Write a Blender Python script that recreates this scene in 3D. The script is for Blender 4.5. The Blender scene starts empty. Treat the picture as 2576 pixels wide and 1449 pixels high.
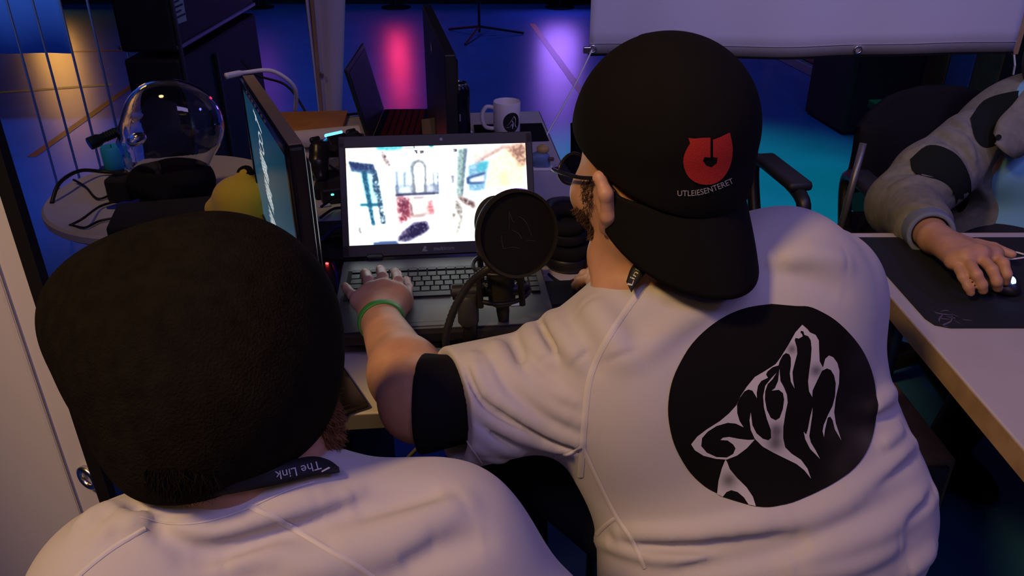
import bpy, bmesh, math, random
import numpy as np
from mathutils import Vector, Matrix
from mathutils.bvhtree import BVHTree
from mathutils.geometry import delaunay_2d_cdt
random.seed(7); np.random.seed(7)
scene = bpy.context.scene
COL = scene.collection
R = math.radians

# ------------------------------------------------------------------ camera
FPX, PITCH, CAMH = 2050.0, R(28), 1.47
cam_d = bpy.data.cameras.new('camera'); cam_d.sensor_width = 36; cam_d.lens = 36 * FPX / 2576
cam_d.clip_start = .02; cam_d.clip_end = 60
cam = bpy.data.objects.new('camera', cam_d); COL.objects.link(cam)
cam.location = (0, 0, CAMH); cam.rotation_euler = (R(90) - PITCH, 0, 0)
scene.camera = cam
# ------------------------------------------------------------------ world, exposure
w = bpy.data.worlds.new('world'); scene.world = w; w.use_nodes = True
w.node_tree.nodes['Background'].inputs[0].default_value = (.10, .12, .30, 1)
w.node_tree.nodes['Background'].inputs[1].default_value = .02
scene.view_settings.view_transform = 'Standard'; scene.view_settings.look = 'None'
scene.view_settings.gamma = 1; scene.view_settings.use_curve_mapping = False
scene.view_settings.exposure = 0.0
# ------------------------------------------------------------------ lights of the hall and added fills
def area(name, loc, to, size, power, col, spread=180, sy=None):
    l = bpy.data.lights.new(name, 'AREA'); l.energy = power; l.color = col; l.size = size; l.spread = R(spread)
    if sy: l.shape = 'RECTANGLE'; l.size_y = sy
    o = bpy.data.objects.new(name, l); COL.objects.link(o); o.location = loc
    o.rotation_euler = (Vector(to) - Vector(loc)).to_track_quat('-Z', 'Y').to_euler(); return o
def spot(name, loc, to, power, col, ang=40, rad=.1, blend=.8):
    l = bpy.data.lights.new(name, 'SPOT'); l.energy = power; l.color = col; l.spot_size = R(ang); l.spot_blend = blend
    l.shadow_soft_size = rad
    o = bpy.data.objects.new(name, l); COL.objects.link(o); o.location = loc
    o.rotation_euler = (Vector(to) - Vector(loc)).to_track_quat('-Z', 'Y').to_euler(); return o
area('lavender_wash', (.2, -1.0, 3.4), (.1, 1.8, 1.0), 2.6, 23, (.55, .43, 1.0), 180, .7)
spot('lavender_banner_fill', (1.3, -.1, 3.9), (.95, 2.6, 1.25), 170, (.58, .50, 1.0), 36, .2, 1.0)  # added fill spot that brightens the right banner, no fixture of the hall
spot('warm_wash', (-1.35, -.35, 3.2), (.12, 1.02, .80), 180, (1.0, .60, .20), 50, .20, 1.0)
spot('warm_table_fill', (-1.7, .9, 3.6), (-.85, 1.95, .7), 70, (1.0, .60, .25), 34, .2, 1.0)  # added warm fill over the round table, brightens the toy and tabletop
area('blue_wash', (3.0, 1.0, 3.2), (.8, 1.1, .9), .5, 22, (.20, .18, 1.0))
spot('cyan_floor', (.8, 3.7, 4.8), (.95, 3.8, 0), 700, (.01, 1.0, .55), 33, .15)
spot('blue_floor', (-.4, 6.6, 4.9), (-.6, 6.4, 0), 200, (.10, .22, 1.0), 90, .3)
spot('blue_floor_left', (-2.2, 1.2, 4.4), (-3.2, 4.6, .9), 420, (.14, .30, 1.0), 62, .3)

# ------------------------------------------------------------------ pixel helpers (frame 2576 x 1449)
cP, sP = math.cos(PITCH), math.sin(PITCH)
FW = np.array([0, cP, -sP]); UP = np.array([0, sP, cP]); CAM = np.array([0, 0, CAMH])
def ray(u, v):
    return np.array([(u - 1288) / FPX, 0, 0]) + FW + UP * (-(v - 724.5) / FPX)
def C(u, v, d): return CAM + ray(u, v) * d          # point at depth d
def on(u, v, z):                                     # point on the level z
    r = ray(u, v); return CAM + r * ((z - CAMH) / r[2])
def aty(u, v, y):
    r = ray(u, v); return CAM + r * (y / r[1])
def nrm(a): a = np.asarray(a, float); return a / np.linalg.norm(a)
A = np.array

# ------------------------------------------------------------------ materials
MATS = {}
def mat(name, col, rough=.6, metal=0, emit=None, es=0, noise=0, nscale=40, bump=0, bscale=200, trans=0, ior=1.45, coat=0, sss=0, alpha=1, spec=.5, wave=None, attr=None, sheen=0):
    if name in MATS: return MATS[name]
    m = bpy.data.materials.new(name); m.use_nodes = True; nt = m.node_tree; N = nt.nodes; L = nt.links
    b = N['Principled BSDF']
    b.inputs['Base Color'].default_value = (*col, 1); b.inputs['Roughness'].default_value = rough
    b.inputs['Metallic'].default_value = metal; b.inputs['IOR'].default_value = ior
    b.inputs['Transmission Weight'].default_value = trans; b.inputs['Coat Weight'].default_value = coat
    b.inputs['Specular IOR Level'].default_value = spec; b.inputs['Alpha'].default_value = alpha
    b.inputs['Sheen Weight'].default_value = sheen
    if sss:
        b.inputs['Subsurface Weight'].default_value = sss; b.inputs['Subsurface Radius'].default_value = (.01, .004, .002)
        b.inputs['Subsurface Scale'].default_value = .6
    if emit: b.inputs['Emission Color'].default_value = (*emit, 1); b.inputs['Emission Strength'].default_value = es
    tc = N.new('ShaderNodeTexCoord')
    if attr:
        at = N.new('ShaderNodeAttribute'); at.attribute_name = attr
        if emit: L.new(at.outputs['Color'], b.inputs['Emission Color'])
        else: L.new(at.outputs['Color'], b.inputs['Base Color'])
    elif noise:
        n = N.new('ShaderNodeTexNoise'); n.inputs['Scale'].default_value = nscale; n.inputs['Detail'].default_value = 5
        L.new(tc.outputs['Object'], n.inputs['Vector'])
        r = N.new('ShaderNodeMapRange'); r.inputs[1].default_value = .3; r.inputs[2].default_value = .7
        r.inputs[3].default_value = 1 - noise; r.inputs[4].default_value = 1 + noise; L.new(n.outputs[0], r.inputs[0])
        mx = N.new('ShaderNodeVectorMath'); mx.operation = 'SCALE'; mx.inputs[0].default_value = col
        L.new(r.outputs[0], mx.inputs['Scale']); L.new(mx.outputs[0], b.inputs['Base Color'])
    if bump or wave:
        bp = N.new('ShaderNodeBump'); bp.inputs['Strength'].default_value = bump if bump else .4; bp.inputs['Distance'].default_value = .002
        if wave:
            t = N.new('ShaderNodeTexWave'); t.inputs['Scale'].default_value = wave; t.inputs['Distortion'].default_value = 1.5
            t.inputs['Detail'].default_value = 2; t.bands_direction = 'Z'
        else:
            t = N.new('ShaderNodeTexNoise'); t.inputs['Scale'].default_value = bscale; t.inputs['Detail'].default_value = 4
        L.new(tc.outputs['Object'], t.inputs['Vector']); L.new(t.outputs[0], bp.inputs['Height']); L.new(bp.outputs[0], b.inputs['Normal'])
    MATS[name] = m; return m
BLACK = mat('black_plastic', (.012, .012, .013), .42)
BLACKM = mat('matte_black', (.010, .010, .011), .8, noise=.2, nscale=30)
DGREY = mat('dark_grey', (.035, .035, .038), .5)
RUBBER = mat('black_rubber', (.012, .012, .013), .55)
WHITEV = mat('white_vinyl', (.66, .64, .67), .55, bump=.06, bscale=60)
STEEL = mat('steel', (.6, .6, .62), .25, 1)
WHITEP = mat('white_plastic', (.78, .77, .75), .35)
SHIRT = mat('white_jersey', (.56, .54, .53), .8, bump=.10, bscale=900, sheen=.1)
SEAM = mat('white_seam', (.64, .62, .61), .8)
SKIN = mat('skin', (.56, .31, .19), .48, noise=.13, nscale=28, bump=.08, bscale=320, sss=.12)
BLKCL = mat('black_cloth', (.008, .008, .009), .9, bump=.15, bscale=600, spec=.15)
WOOD = mat('birch_wood', (.42, .27, .13), .55, noise=.18, nscale=14)
TABW = mat('white_laminate', (.52, .50, .51), .42, noise=.05, nscale=9)

# ------------------------------------------------------------------ mesh helpers
class MB:
    def __init__(s): s.v = []; s.f = []
    def add(s, v, f):
        n = len(s.v); s.v += [tuple(map(float, p)) for p in v]; s.f += [tuple(i + n for i in q) for q in f]; return s
    def box(s, c, size, rot=None, bev=0):
        bm = bmesh.new(); bmesh.ops.create_cube(bm, size=1)
        for p in bm.verts: p.co = Vector((p.co.x * size[0], p.co.y * size[1], p.co.z * size[2]))
        if bev: bmesh.ops.bevel(bm, geom=list(bm.edges), offset=min(bev, .49 * min(size)), segments=2, affect='EDGES', profile=.5)
        M = rot if rot is not None else Matrix.Identity(3)
        bm.verts.index_update()
        s.add([M @ p.co + Vector(c) for p in bm.verts], [[p.index for p in f.verts] for f in bm.faces]); bm.free(); return s
    def tube(s, pts, r, n=10, cap=True, closed=False):
        P = [Vector(p) for p in pts]; m = len(P); rr = r if hasattr(r, '__len__') else [r] * m
        rings = []; up = None
        for i in range(m):
            if closed: t = P[(i + 1) % m] - P[i - 1]
            else: t = P[min(i + 1, m - 1)] - P[max(i - 1, 0)]
            t.normalize()
            if up is None: up = t.orthogonal().normalized()
            up = (up - t * up.dot(t)).normalized(); sd = t.cross(up)
            rings.append([P[i] + (up * math.cos(a) + sd * math.sin(a)) * rr[i] for a in [2 * math.pi * k / n for k in range(n)]])
        f = []; M = m if closed else m - 1
        for i in range(M):
            j = (i + 1) % m
            for k in range(n): f.append((i * n + k, i * n + (k + 1) % n, j * n + (k + 1) % n, j * n + k))
        if cap and not closed: f.append(tuple(range(n))[::-1]); f.append(tuple((m - 1) * n + k for k in range(n)))
        return s.add([p for q in rings for p in q], f)
    def cyl(s, a, b, r, r2=None, n=24): return s.tube([a, b], [r, r if r2 is None else r2], n)
    def lathe(s, prof, M=None, n=32, closed=False):
        M = M or Matrix.Identity(4); v = []; f = []; m = len(prof)
        for (r, z) in prof:
            for k in range(n): a = 2 * math.pi * k / n; v.append(M @ Vector((r * math.cos(a), r * math.sin(a), z)))
        for i in range(m if closed else m - 1):
            j = (i + 1) % m
            for k in range(n): f.append((i * n + k, i * n + (k + 1) % n, j * n + (k + 1) % n, j * n + k))
        if not closed: f.append(tuple(range(n))[::-1]); f.append(tuple((m - 1) * n + k for k in range(n)))
        return s.add(v, f)
    def prism(s, poly, z0, z1, M=None):
        M = M or Matrix.Identity(4); n = len(poly)
        v = [M @ Vector((x, y, z0)) for x, y in poly] + [M @ Vector((x, y, z1)) for x, y in poly]
        f = [tuple(range(n))[::-1], tuple(range(n, 2 * n))] + [(i, (i + 1) % n, n + (i + 1) % n, n + i) for i in range(n)]
        return s.add(v, f)
    def grid(s, rows, thick=None):
        if len(rows) < 2: print('EMPTY GRID'); return s
        nr, nc = len(rows), len(rows[0]); v = [Vector(p) for r in rows for p in r]; f = []
        q = lambda i, j: i * nc + j
        for i in range(nr - 1):
            for j in range(nc - 1): f.append((q(i, j), q(i, j + 1), q(i + 1, j + 1), q(i + 1, j)))
        if thick:
            N = [Vector((0, 0, 0)) for _ in v]
            for a, b, c_, d in f:
                nn = (v[b] - v[a]).cross(v[d] - v[a])
                for k in (a, b, c_, d): N[k] += nn
            n0 = len(v); v2 = [p - (N[i].normalized() if N[i].length > 0 else Vector((0, 0, 1))) * thick for i, p in enumerate(v)]
            f2 = [tuple(n0 + k for k in g[::-1]) for g in f]
            bd = [q(0, j) for j in range(nc)] + [q(i, nc - 1) for i in range(1, nr)] + [q(nr - 1, j) for j in range(nc - 2, -1, -1)] + [q(i, 0) for i in range(nr - 2, 0, -1)]
            sd = [(bd[i], n0 + bd[i], n0 + bd[(i + 1) % len(bd)], bd[(i + 1) % len(bd)])[::-1] for i in range(len(bd))]
            v = v + v2; f = f + f2 + sd
        return s.add(v, f)
    def mesh(s, name): 
        me = bpy.data.meshes.new(name); me.from_pydata(s.v, [], s.f); me.update()
        bm = bmesh.new(); bm.from_mesh(me); bmesh.ops.recalc_face_normals(bm, faces=bm.faces); bm.to_mesh(me); bm.free()
        return me
    def build(s, name, m, parent=None, smooth=None):
        me = s.mesh(name); o = bpy.data.objects.new(name, me); COL.objects.link(o); me.materials.append(m)
        if smooth is not None:
            me.polygons.foreach_set('use_smooth', [True] * len(me.polygons))
            if smooth > 0: me.set_sharp_from_angle(angle=R(smooth))
        if parent is not None: o.parent = parent
        return o
def tag(o, label, cat, group=None, kind=None):
    o['label'] = label; o['category'] = cat
    if group: o['group'] = group
    if kind: o['kind'] = kind
    return o
def struct(o): o['kind'] = 'structure'; return o
def thing(name, label, cat, loc=(0, 0, 0), rz=0, group=None):
    e = bpy.data.objects.new(name, None); COL.objects.link(e); e.location = Vector(loc); e.rotation_euler.z = rz
    e.empty_display_size = .05
    return tag(e, label, cat, group)
def rawmesh(name, V, F, m, parent=None, smooth=True, cols=None):
    me = bpy.data.meshes.new(name); V = np.asarray(V, np.float32); F = np.asarray(F, np.int32)
    k = F.shape[1]
    me.vertices.add(len(V)); me.vertices.foreach_set('co', V.ravel())
    me.loops.add(F.size); me.loops.foreach_set('vertex_index', F.ravel())
    me.polygons.add(len(F)); me.polygons.foreach_set('loop_start', np.arange(0, F.size, k, dtype=np.int32))
    if smooth: me.polygons.foreach_set('use_smooth', np.ones(len(F), bool))
    me.update(calc_edges=True); me.validate()
    if cols is not None:
        a = me.color_attributes.new('Col', 'FLOAT_COLOR', 'POINT')
        cc = np.ones((len(V), 4), np.float32); cc[:, :3] = cols; a.data.foreach_set('color', cc.ravel())
    me.materials.append(m)
    o = bpy.data.objects.new(name, me); COL.objects.link(o)
    if parent is not None: o.parent = parent
    return o
def spline(pts, n=8):
    P = [A(p, float) for p in pts]; out = []
    for i in range(len(P) - 1):
        p0 = P[max(i - 1, 0)]; p1 = P[i]; p2 = P[i + 1]; p3 = P[min(i + 2, len(P) - 1)]
        for k in range(n):
            t = k / n
            out.append(.5 * ((2 * p1) + (-p0 + p2) * t + (2 * p0 - 5 * p1 + 4 * p2 - p3) * t * t + (-p0 + 3 * p1 - 3 * p2 + p3) * t ** 3))
    out.append(P[-1]); return out
def textmesh(body, size=1.0, shear=0):
    cu = bpy.data.curves.new('t', 'FONT'); cu.body = body; cu.size = size; cu.shear = shear; cu.resolution_u = 4
    o = bpy.data.objects.new('t', cu); COL.objects.link(o)
    dg = bpy.context.evaluated_depsgraph_get(); me = bpy.data.meshes.new_from_object(o.evaluated_get(dg))
    v = np.array([p.co[:] for p in me.vertices]); f = [tuple(p.vertices) for p in me.polygons]
    bpy.data.objects.remove(o); bpy.data.curves.remove(cu); bpy.data.meshes.remove(me)
    return v, f

# ------------------------------------------------------------------ implicit surfaces for bodies and cloth
class SDF:
    def __init__(s): s.p = []
    def cone(s, a, b, ra, rb=None, k=.02, op='u'):
        a, b = A(a, float), A(b, float); rb = ra if rb is None else rb; ab = b - a; L2 = max(ab @ ab, 1e-9)
        def fn(P):
            t = np.clip(((P - a) @ ab) / L2, 0, 1); q = P - a - t[:, None] * ab
            return np.sqrt((q * q).sum(1)) - (ra + (rb - ra) * t)
        s.p.append((fn, (a + b) / 2, math.sqrt(L2) / 2 + max(ra, rb), k, op)); return s
    def chain(s, pts, rs, k=.02):
        for i in range(len(pts) - 1): s.cone(pts[i], pts[i + 1], rs[i], rs[i + 1], k)
        return s
    def ell(s, c, rad, ax=None, k=.03, op='u'):
        c = A(c, float); r = A(rad, float); M = np.eye(3) if ax is None else A(ax, float)   # rows = axes
        def fn(P):
            q = (P - c) @ M.T; k0 = np.sqrt(((q / r) ** 2).sum(1)); k1 = np.sqrt(((q / r ** 2) ** 2).sum(1)) + 1e-9
            return np.where(k0 < .2, -r.min() * (1 - k0), k0 * (k0 - 1) / k1)
        s.p.append((fn, c, r.max(), k, op)); return s
    def plane(s, c, n, k=.005):       # keeps the side the normal points away from
        c = A(c, float); n = nrm(n)
        s.p.append((lambda P: (P - c) @ n, c, 1e3, k, 'i')); return s
    def fold(s, pts, h, wd):
        pts = [A(p, float) for p in pts]; lo = np.min(pts, 0); hi = np.max(pts, 0); n = len(pts)
        def fn(P):
            best = np.full(len(P), 1e3); amp = np.zeros(len(P))
            for i in range(n - 1):
                a, b = pts[i], pts[i + 1]; ab = b - a; t = np.clip(((P - a) @ ab) / max(ab @ ab, 1e-9), 0, 1)
                q = P - a - t[:, None] * ab; dd = np.sqrt((q * q).sum(1)); m = dd < best
                best[m] = dd[m]; amp[m] = ((i + t[m]) / (n - 1))
            env = np.sqrt(np.clip(np.sin(np.pi * np.clip(amp, .03, .97)), 0, 1))
            return h * env * np.exp(-(best / wd) ** 2)
        s.p.append((fn, (lo + hi) / 2, np.linalg.norm(hi - lo) / 2 + 3 * wd, 0, 'd')); return s
    def __call__(s, P):
        P = np.asarray(P, float); d = np.full(len(P), 10.0)
        for fn, c, Rr, k, op in s.p:
            if op == 'i':
                e = fn(P); h = np.maximum(k - np.abs(d - e), 0) / max(k, 1e-6); d = np.maximum(d, e) + h * h * k / 4; continue
            r = np.sqrt(((P - c) ** 2).sum(1)) - Rr
            m = (r < d + k) if op == 'u' else (r < k - d) if op == 's' else (r < 0)
            if not m.any(): continue
            e = fn(P[m]); dm = d[m]
            if op == 'd': d[m] = dm - e; continue
            if op == 's':
                e = -e; h = np.maximum(k - np.abs(dm - e), 0) / max(k, 1e-6); d[m] = np.maximum(dm, e) + h * h * k / 4
            else:
                h = np.maximum(k - np.abs(dm - e), 0) / max(k, 1e-6); d[m] = np.minimum(dm, e) - h * h * k / 4
        return d
    def march(s, u, v, tmax=3):
        r = ray(u, v); L = np.linalg.norm(r); r = r / L; t = .25
        for _ in range(160):
            d = s((CAM + r * t)[None])[0]
            if d < .0004: break
            t += d * .8
            if t > tmax: return None
        return CAM + r * t
    def hit(s, pts):
        q = [s.march(*p) for p in pts]; return [p for p in q if p is not None]
    def normal(s, p):
        e = .002; P = np.array([p + A(o) * e for o in ((1, -1, -1), (-1, -1, 1), (-1, 1, -1), (1, 1, 1))]); d = s(P)
        return nrm(d[0] * A((1, -1, -1)) + d[1] * A((-1, -1, 1)) + d[2] * A((-1, 1, -1)) + d[3] * A((1, 1, 1)))
def nets(f, lo, hi, h):
    lo = A(lo, float); hi = A(hi, float); q = 4
    nc = np.ceil((hi - lo) / (h * q)).astype(int) + 1
    ax = [lo[i] + (np.arange(nc[i]) + .5) * h * q - h / 2 for i in range(3)]
    G = np.stack(np.meshgrid(*ax, indexing='ij'), -1).reshape(-1, 3)
    Dc = f(G).reshape(nc)
    D = Dc.repeat(q, 0).repeat(q, 1).repeat(q, 2).astype(np.float32)
    I = np.argwhere(np.abs(D) < h * q * 1.9)
    for st in range(0, len(I), 400000):
        J = I[st:st + 400000]; D[J[:, 0], J[:, 1], J[:, 2]] = f(lo + J * h)
    S = D < 0
    cnt = np.zeros(np.array(S.shape) - 1, np.uint8)
    for a in (0, 1):
        for b in (0, 1):
            for c in (0, 1): cnt += S[a:S.shape[0] - 1 + a, b:S.shape[1] - 1 + b, c:S.shape[2] - 1 + c]
    act = (cnt > 0) & (cnt < 8); idx = np.argwhere(act)
    idm = -np.ones(act.shape, np.int32); idm[act] = np.arange(len(idx))
    acc = np.zeros((len(idx), 3)); num = np.zeros(len(idx))
    cor = [(a, b, c) for a in (0, 1) for b in (0, 1) for c in (0, 1)]
    val = {c: D[idx[:, 0] + c[0], idx[:, 1] + c[1], idx[:, 2] + c[2]] for c in cor}
    for c in cor:
        for ax_ in range(3):
            if c[ax_] == 1: continue
            c2 = list(c); c2[ax_] = 1; c2 = tuple(c2); a, b = val[c], val[c2]; m = (a < 0) != (b < 0)
            t = np.where(m, a / np.where(m, a - b, 1), 0); p = np.tile(A(c, float), (len(idx), 1)); p[:, ax_] += t
            acc[m] += p[m]; num[m] += 1
    V = lo + (idx + acc / num[:, None]) * h
    F = []
    for ax_ in range(3):
        o = [(1, 2), (2, 0), (0, 1)][ax_]
        sl0 = [slice(None)] * 3; sl1 = [slice(None)] * 3; sl0[ax_] = slice(0, -1); sl1[ax_] = slice(1, None)
        a, b = S[tuple(sl0)], S[tuple(sl1)]; e = np.argwhere(a != b)
        for k in o: e = e[(e[:, k] > 0) & (e[:, k] < S.shape[k] - 1)]
        e = e[e[:, ax_] < S.shape[ax_] - 1]
        sg = a[tuple(e.T)]
        def cell(da, db):
            g = e.copy(); g[:, o[0]] -= da; g[:, o[1]] -= db; return idm[tuple(g.T)]
        Q = np.stack([cell(1, 1), cell(0, 1), cell(0, 0), cell(1, 0)], 1)
        Q[~sg] = Q[~sg][:, ::-1]; F.append(Q[(Q >= 0).all(1)])
    F = np.concatenate(F)
    e = h * .5; dd = f(V); off = A(((1, -1, -1), (-1, -1, 1), (-1, 1, -1), (1, 1, 1)), float)
    g = sum(off[i] * f(V + off[i] * e)[:, None] for i in range(4)); g /= np.linalg.norm(g, axis=1)[:, None] + 1e-9
    V = V - g * np.clip(dd, -h, h)[:, None] * .9
    return V, F
def body(name, f, lo, hi, h, m, parent):
    V, F = nets(f, lo, hi, h); return rawmesh(name, V, F, m, parent)
def bvh_of(o):
    me = o.data; return BVHTree.FromPolygons([v.co[:] for v in me.vertices], [tuple(p.vertices) for p in me.polygons])
def cast(bvh, u, v, lift):
    r = Vector(ray(u, v)).normalized(); p, n, i, d = bvh.ray_cast(Vector(CAM), r)
    if p is None: return None
    return p + n * lift
def decal(name, bvh, poly, m, parent, lift, step=14, colf=None, conv=lambda x, y: (x, y)):
    """thin printed patch that lies on the cloth: outline, filled, refined, laid on the surface"""
    out = []
    for i in range(len(poly)):
        a, b = A(poly[i], float), A(poly[(i + 1) % len(poly)], float); n = max(1, int(np.linalg.norm(b - a) / step))
        out += [a + (b - a) * k / n for k in range(n)]
    n = len(out); xs = [p[0] for p in out]; ys = [p[1] for p in out]; inner = []
    gx, gy = np.meshgrid(np.arange(min(xs), max(xs), step), np.arange(min(ys), max(ys), step))
    inn = np.zeros(gx.shape, bool); near = np.full(gx.shape, 1e9)
    for i in range(n):
        (x0, y0), (x1, y1) = out[i], out[(i + 1) % n]
        if y0 != y1: inn ^= ((y0 > gy) != (y1 > gy)) & (gx < (x1 - x0) * (gy - y0) / (y1 - y0) + x0)
        near = np.minimum(near, np.hypot(gx - x0, gy - y0))
    k_ = inn & (near > step * .6); pts2 = [Vector((float(p[0]), float(p[1]))) for p in out] + [Vector((float(a), float(b))) for a, b in zip(gx[k_], gy[k_])]
    v2, _, f2, *_r = delaunay_2d_cdt(pts2, [(i, (i + 1) % n) for i in range(n)], [], 1, 1e-4)
    V = []; cols = []; bad = set()
    for i, p in enumerate(v2):
        q = cast(bvh, *conv(p.x, p.y), lift)
        if q is None: bad.add(i); q = Vector((0, 0, 0))
        V.append(q[:]); cols.append(colf(p.x, p.y) if colf else (1, 1, 1))
    F = [list(f) for f in f2 if not any(i in bad for i in f)]
    o = rawmesh(name, V, F, m, parent, True, np.array(cols))
    bm = bmesh.new(); bm.from_mesh(o.data); bmesh.ops.recalc_face_normals(bm, faces=bm.faces); bm.to_mesh(o.data); bm.free()
    return o
def ribbon(name, bvh, pts, wpx, m, parent, lift=.0012, n=6):
    """raised seam or strap laid on the cloth"""
    P = spline([A((p[0], p[1])) for p in pts], n); L = []; Rr = []
    for i, p in enumerate(P):
        t = nrm(P[min(i + 1, len(P) - 1)] - P[max(i - 1, 0)]); nn = A((-t[1], t[0])) * wpx / 2
        row = []
        for a in (-1, -.5, 0, .5, 1):
            row.append(cast(bvh, *(p + nn * a), lift * (1.2 - .8 * abs(a))))
        L.append(row)
    L = [r for r in L if all(x is not None for x in r)]
    mb = MB(); mb.grid(L); return mb.build(name, m, parent, 0)
# ================================================================== the hall
FLOOR = mat('blue_sports_floor', (.035, .16, .42), .33, noise=.10, nscale=3, bump=.05, bscale=90)
fl = struct(MB().box((-1, 2.7, -.05), (12, 14.2, .1)).build('floor', FLOOR))
LR = mat('red_line_paint', (.45, .05, .03), .4); LO = mat('orange_line_paint', (.75, .28, .06), .4); LY = mat('yellow_line_paint', (.75, .5, .1), .4)
def line(p, q, wd, m):
    p, q = A(p), A(q); n = nrm(A((-(q - p)[1], (q - p)[0]))) * wd / 2
    MB().prism([tuple(p + n), tuple(p - n), tuple(q - n), tuple(q + n)], .0002, .0016).build('painted_line', m, fl)
line((-2.645, 4.3), (-2.78, 6.6), .05, LR); line((.20, 8.3), (.52, 5.4), .055, LO); line((-4.6, 5.35), (-2.9, 5.9), .06, LY)
line((-5.5, 6.9), (-2.75, 7.1), .05, LR); line((-2.1, 3.72), (-1.5, 3.65), .05, LO)
DWALL = mat('black_drape_wall', (.012, .012, .016), .9, noise=.3, nscale=5)
struct(MB().box((-1, 9.65, 2.6), (12, .3, 5.4)).build('wall_back', DWALL))
struct(MB().box((-6.85, 2.7, 2.6), (.3, 14.2, 5.4)).build('wall_left', mat('dark_blue_wall', (.03, .035, .07), .8, noise=.2, nscale=3)))
struct(MB().box((-1, -4.25, 2.6), (12, .3, 5.4)).build('wall_front', mat('dim_plaster', (.10, .09, .09), .85, noise=.15, nscale=4)))
struct(MB().box((-1, 2.7, 5.35), (12, 14.2, .1)).build('ceiling', mat('dark_ceiling', (.04, .04, .05), .9)))
wa = A((-.149, .989)); wn = A((-.989, -.149)); w0 = A((2.34, 5.89))
rotw = Matrix.Rotation(math.atan2(.149, .989), 3, 'Z')
wr = struct(MB().box((*(w0 + wa * -3.0 - wn * .1), 2.6), (.2, 15.0, 5.4), rotw).build('wall_right', mat('dim_brick_wall', (.09, .07, .06), .85, noise=.2, nscale=6)))
PK = [mat('blue_plank_paint', (.12, .15, .5), .6, noise=.15), mat('brown_plank', (.2, .11, .06), .6, noise=.2, nscale=12), mat('ochre_plank', (.5, .33, .06), .6, noise=.2, nscale=12), mat('dark_plank', (.04, .025, .03), .6, noise=.2)]
pm = None; order = [0, 1, 2, 3, 1, 2, 0, 3, 1]
for i in range(30):
    c = w0 + wa * (-3.2 + i * .212) + wn * .012
    if pm is None: pm = MB().box((0, 0, 0), (.024, .2, 2.4), bev=.004).mesh('plank')
    me = pm if i < 1 else pm
    o = bpy.data.objects.new('plank', me); COL.objects.link(o); o.parent = wr; o.location = (*c, 1.28); o.rotation_euler.z = math.atan2(.149, .989)
    if not me.materials: me.materials.append(PK[0])
    o.material_slots[0].link = 'OBJECT'; o.material_slots[0].material = PK[order[i % 9]]
struct(MB().box((*(w0 + wa * -.1 + wn * .03), .035), (.06, 6.6, .07), rotw, .006).build('baseboard_right', mat('pale_baseboard', (.30, .30, .28), .5)))

# stage lights standing along the back drape, aimed over the floor
def par(x, y, z, col, es, label, r=.11):
    t = thing('stage_light', label, 'light', (x, y, 0))
    M = Matrix.Translation((0, 0, z)) @ Matrix.Rotation(R(90), 4, 'X')
    MB().lathe([(.05, -.24), (r, -.20), (r + .015, 0), (r, .0), (r - .01, -.02)], M, 28).build('housing', BLACK, t, 40)
    MB().lathe([(.001, -.012), (r - .012, -.012), (r - .012, -.004), (.001, -.002)], M, 28).build('lens', mat('lens_' + label[:5], (.02, .02, .02), .3, emit=col, es=es), t)
    MB().box((0, .06, z - r - .03), (.06, .04, .05)).cyl((0, .06, .015), (0, .06, z - r - .01), .018).lathe([(.001, 0), (.16, 0), (.16, .012), (.02, .02)], Matrix.Translation((0, .06, 0))).build('stand', BLACK, t, 40)
par(-1.26, 9.2, .66, (1, .03, .12), 34, 'red stage light at the foot of the black drape', .11)
par(.52, 9.2, .60, (.36, .16, 1), 13, 'violet stage light at the foot of the black drape', .24)
par(-2.75, 9.2, .95, (.7, .10, .9), 4, 'magenta stage light at the foot of the black drape', .13)
par(-5.05, 9.2, .70, (1, .45, .08), 8, 'amber stage light at the foot of the black drape', .28)

# string of warm bulbs hung across the hall behind the viewer
sl = thing('string_lights', 'string of small warm bulbs hung across the hall behind the viewer', 'string lights', (-.9, -1.6, 2.9))
BULB = mat('warm_bulb', (.8, .6, .3), .4, emit=(1, .62, .22), es=60); wire_ = []
for k in range(15):
    p_ = Vector((k * .16, .12 * (k % 3), -.35 * math.sin(k / 14 * math.pi))); wire_.append(p_)
    MB().lathe([(.001, -.03), (.012, -.022), (.014, -.010), (.007, .004), (.007, .012)], Matrix.Translation(p_), 12).build('bulb', BULB, sl, 0)
MB().tube([p_ + Vector((0, 0, .012)) for p_ in wire_], .003, 6).cyl((0, 0, .012), (0, 0, 2.39), .002, n=6).cyl((2.24, .24, .012), (2.24, .24, 2.39), .002, n=6).build('wire', RUBBER, sl)

# ------------------------------------------------------------------ banners
def grommet(p, n, r, parent, name='grommet', m=STEEL):
    M = Matrix.Translation(Vector(p)) @ Vector(n).to_track_quat('Z', 'Y').to_matrix().to_4x4()
    MB().lathe([(r * .52, -.002), (r * .56, .003), (r * .78, .005), (r, .003), (r * 1.02, 0), (r, -.003), (r * .6, -.004)], M, 28, True).build(name, m, parent, 0)
def sheet(f, nu, nv, th=.002): return MB().grid([[f(i / nu, j / nv) for j in range(nv + 1)] for i in range(nu + 1)], th)
# left banner, edge at px (5,120)-(300,1230)
be = C(296, 1225, 1.0); bd = A((-.9, .44, 0))
bl = thing('vinyl_banner', 'white vinyl banner hanging at the left, beside the man in the beanie', 'banner', (be[0], be[1], 0))
def fL(s, t):
    x = s * 1.5; off = .008 * math.sin(x * 9 + 1.3 * t) + .006 * math.sin(t * 7 + x * 3)
    p = bd * x + A((-.44, -.9, 0)) * off; return (p[0], p[1], .12 + t * 2.3)
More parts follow.
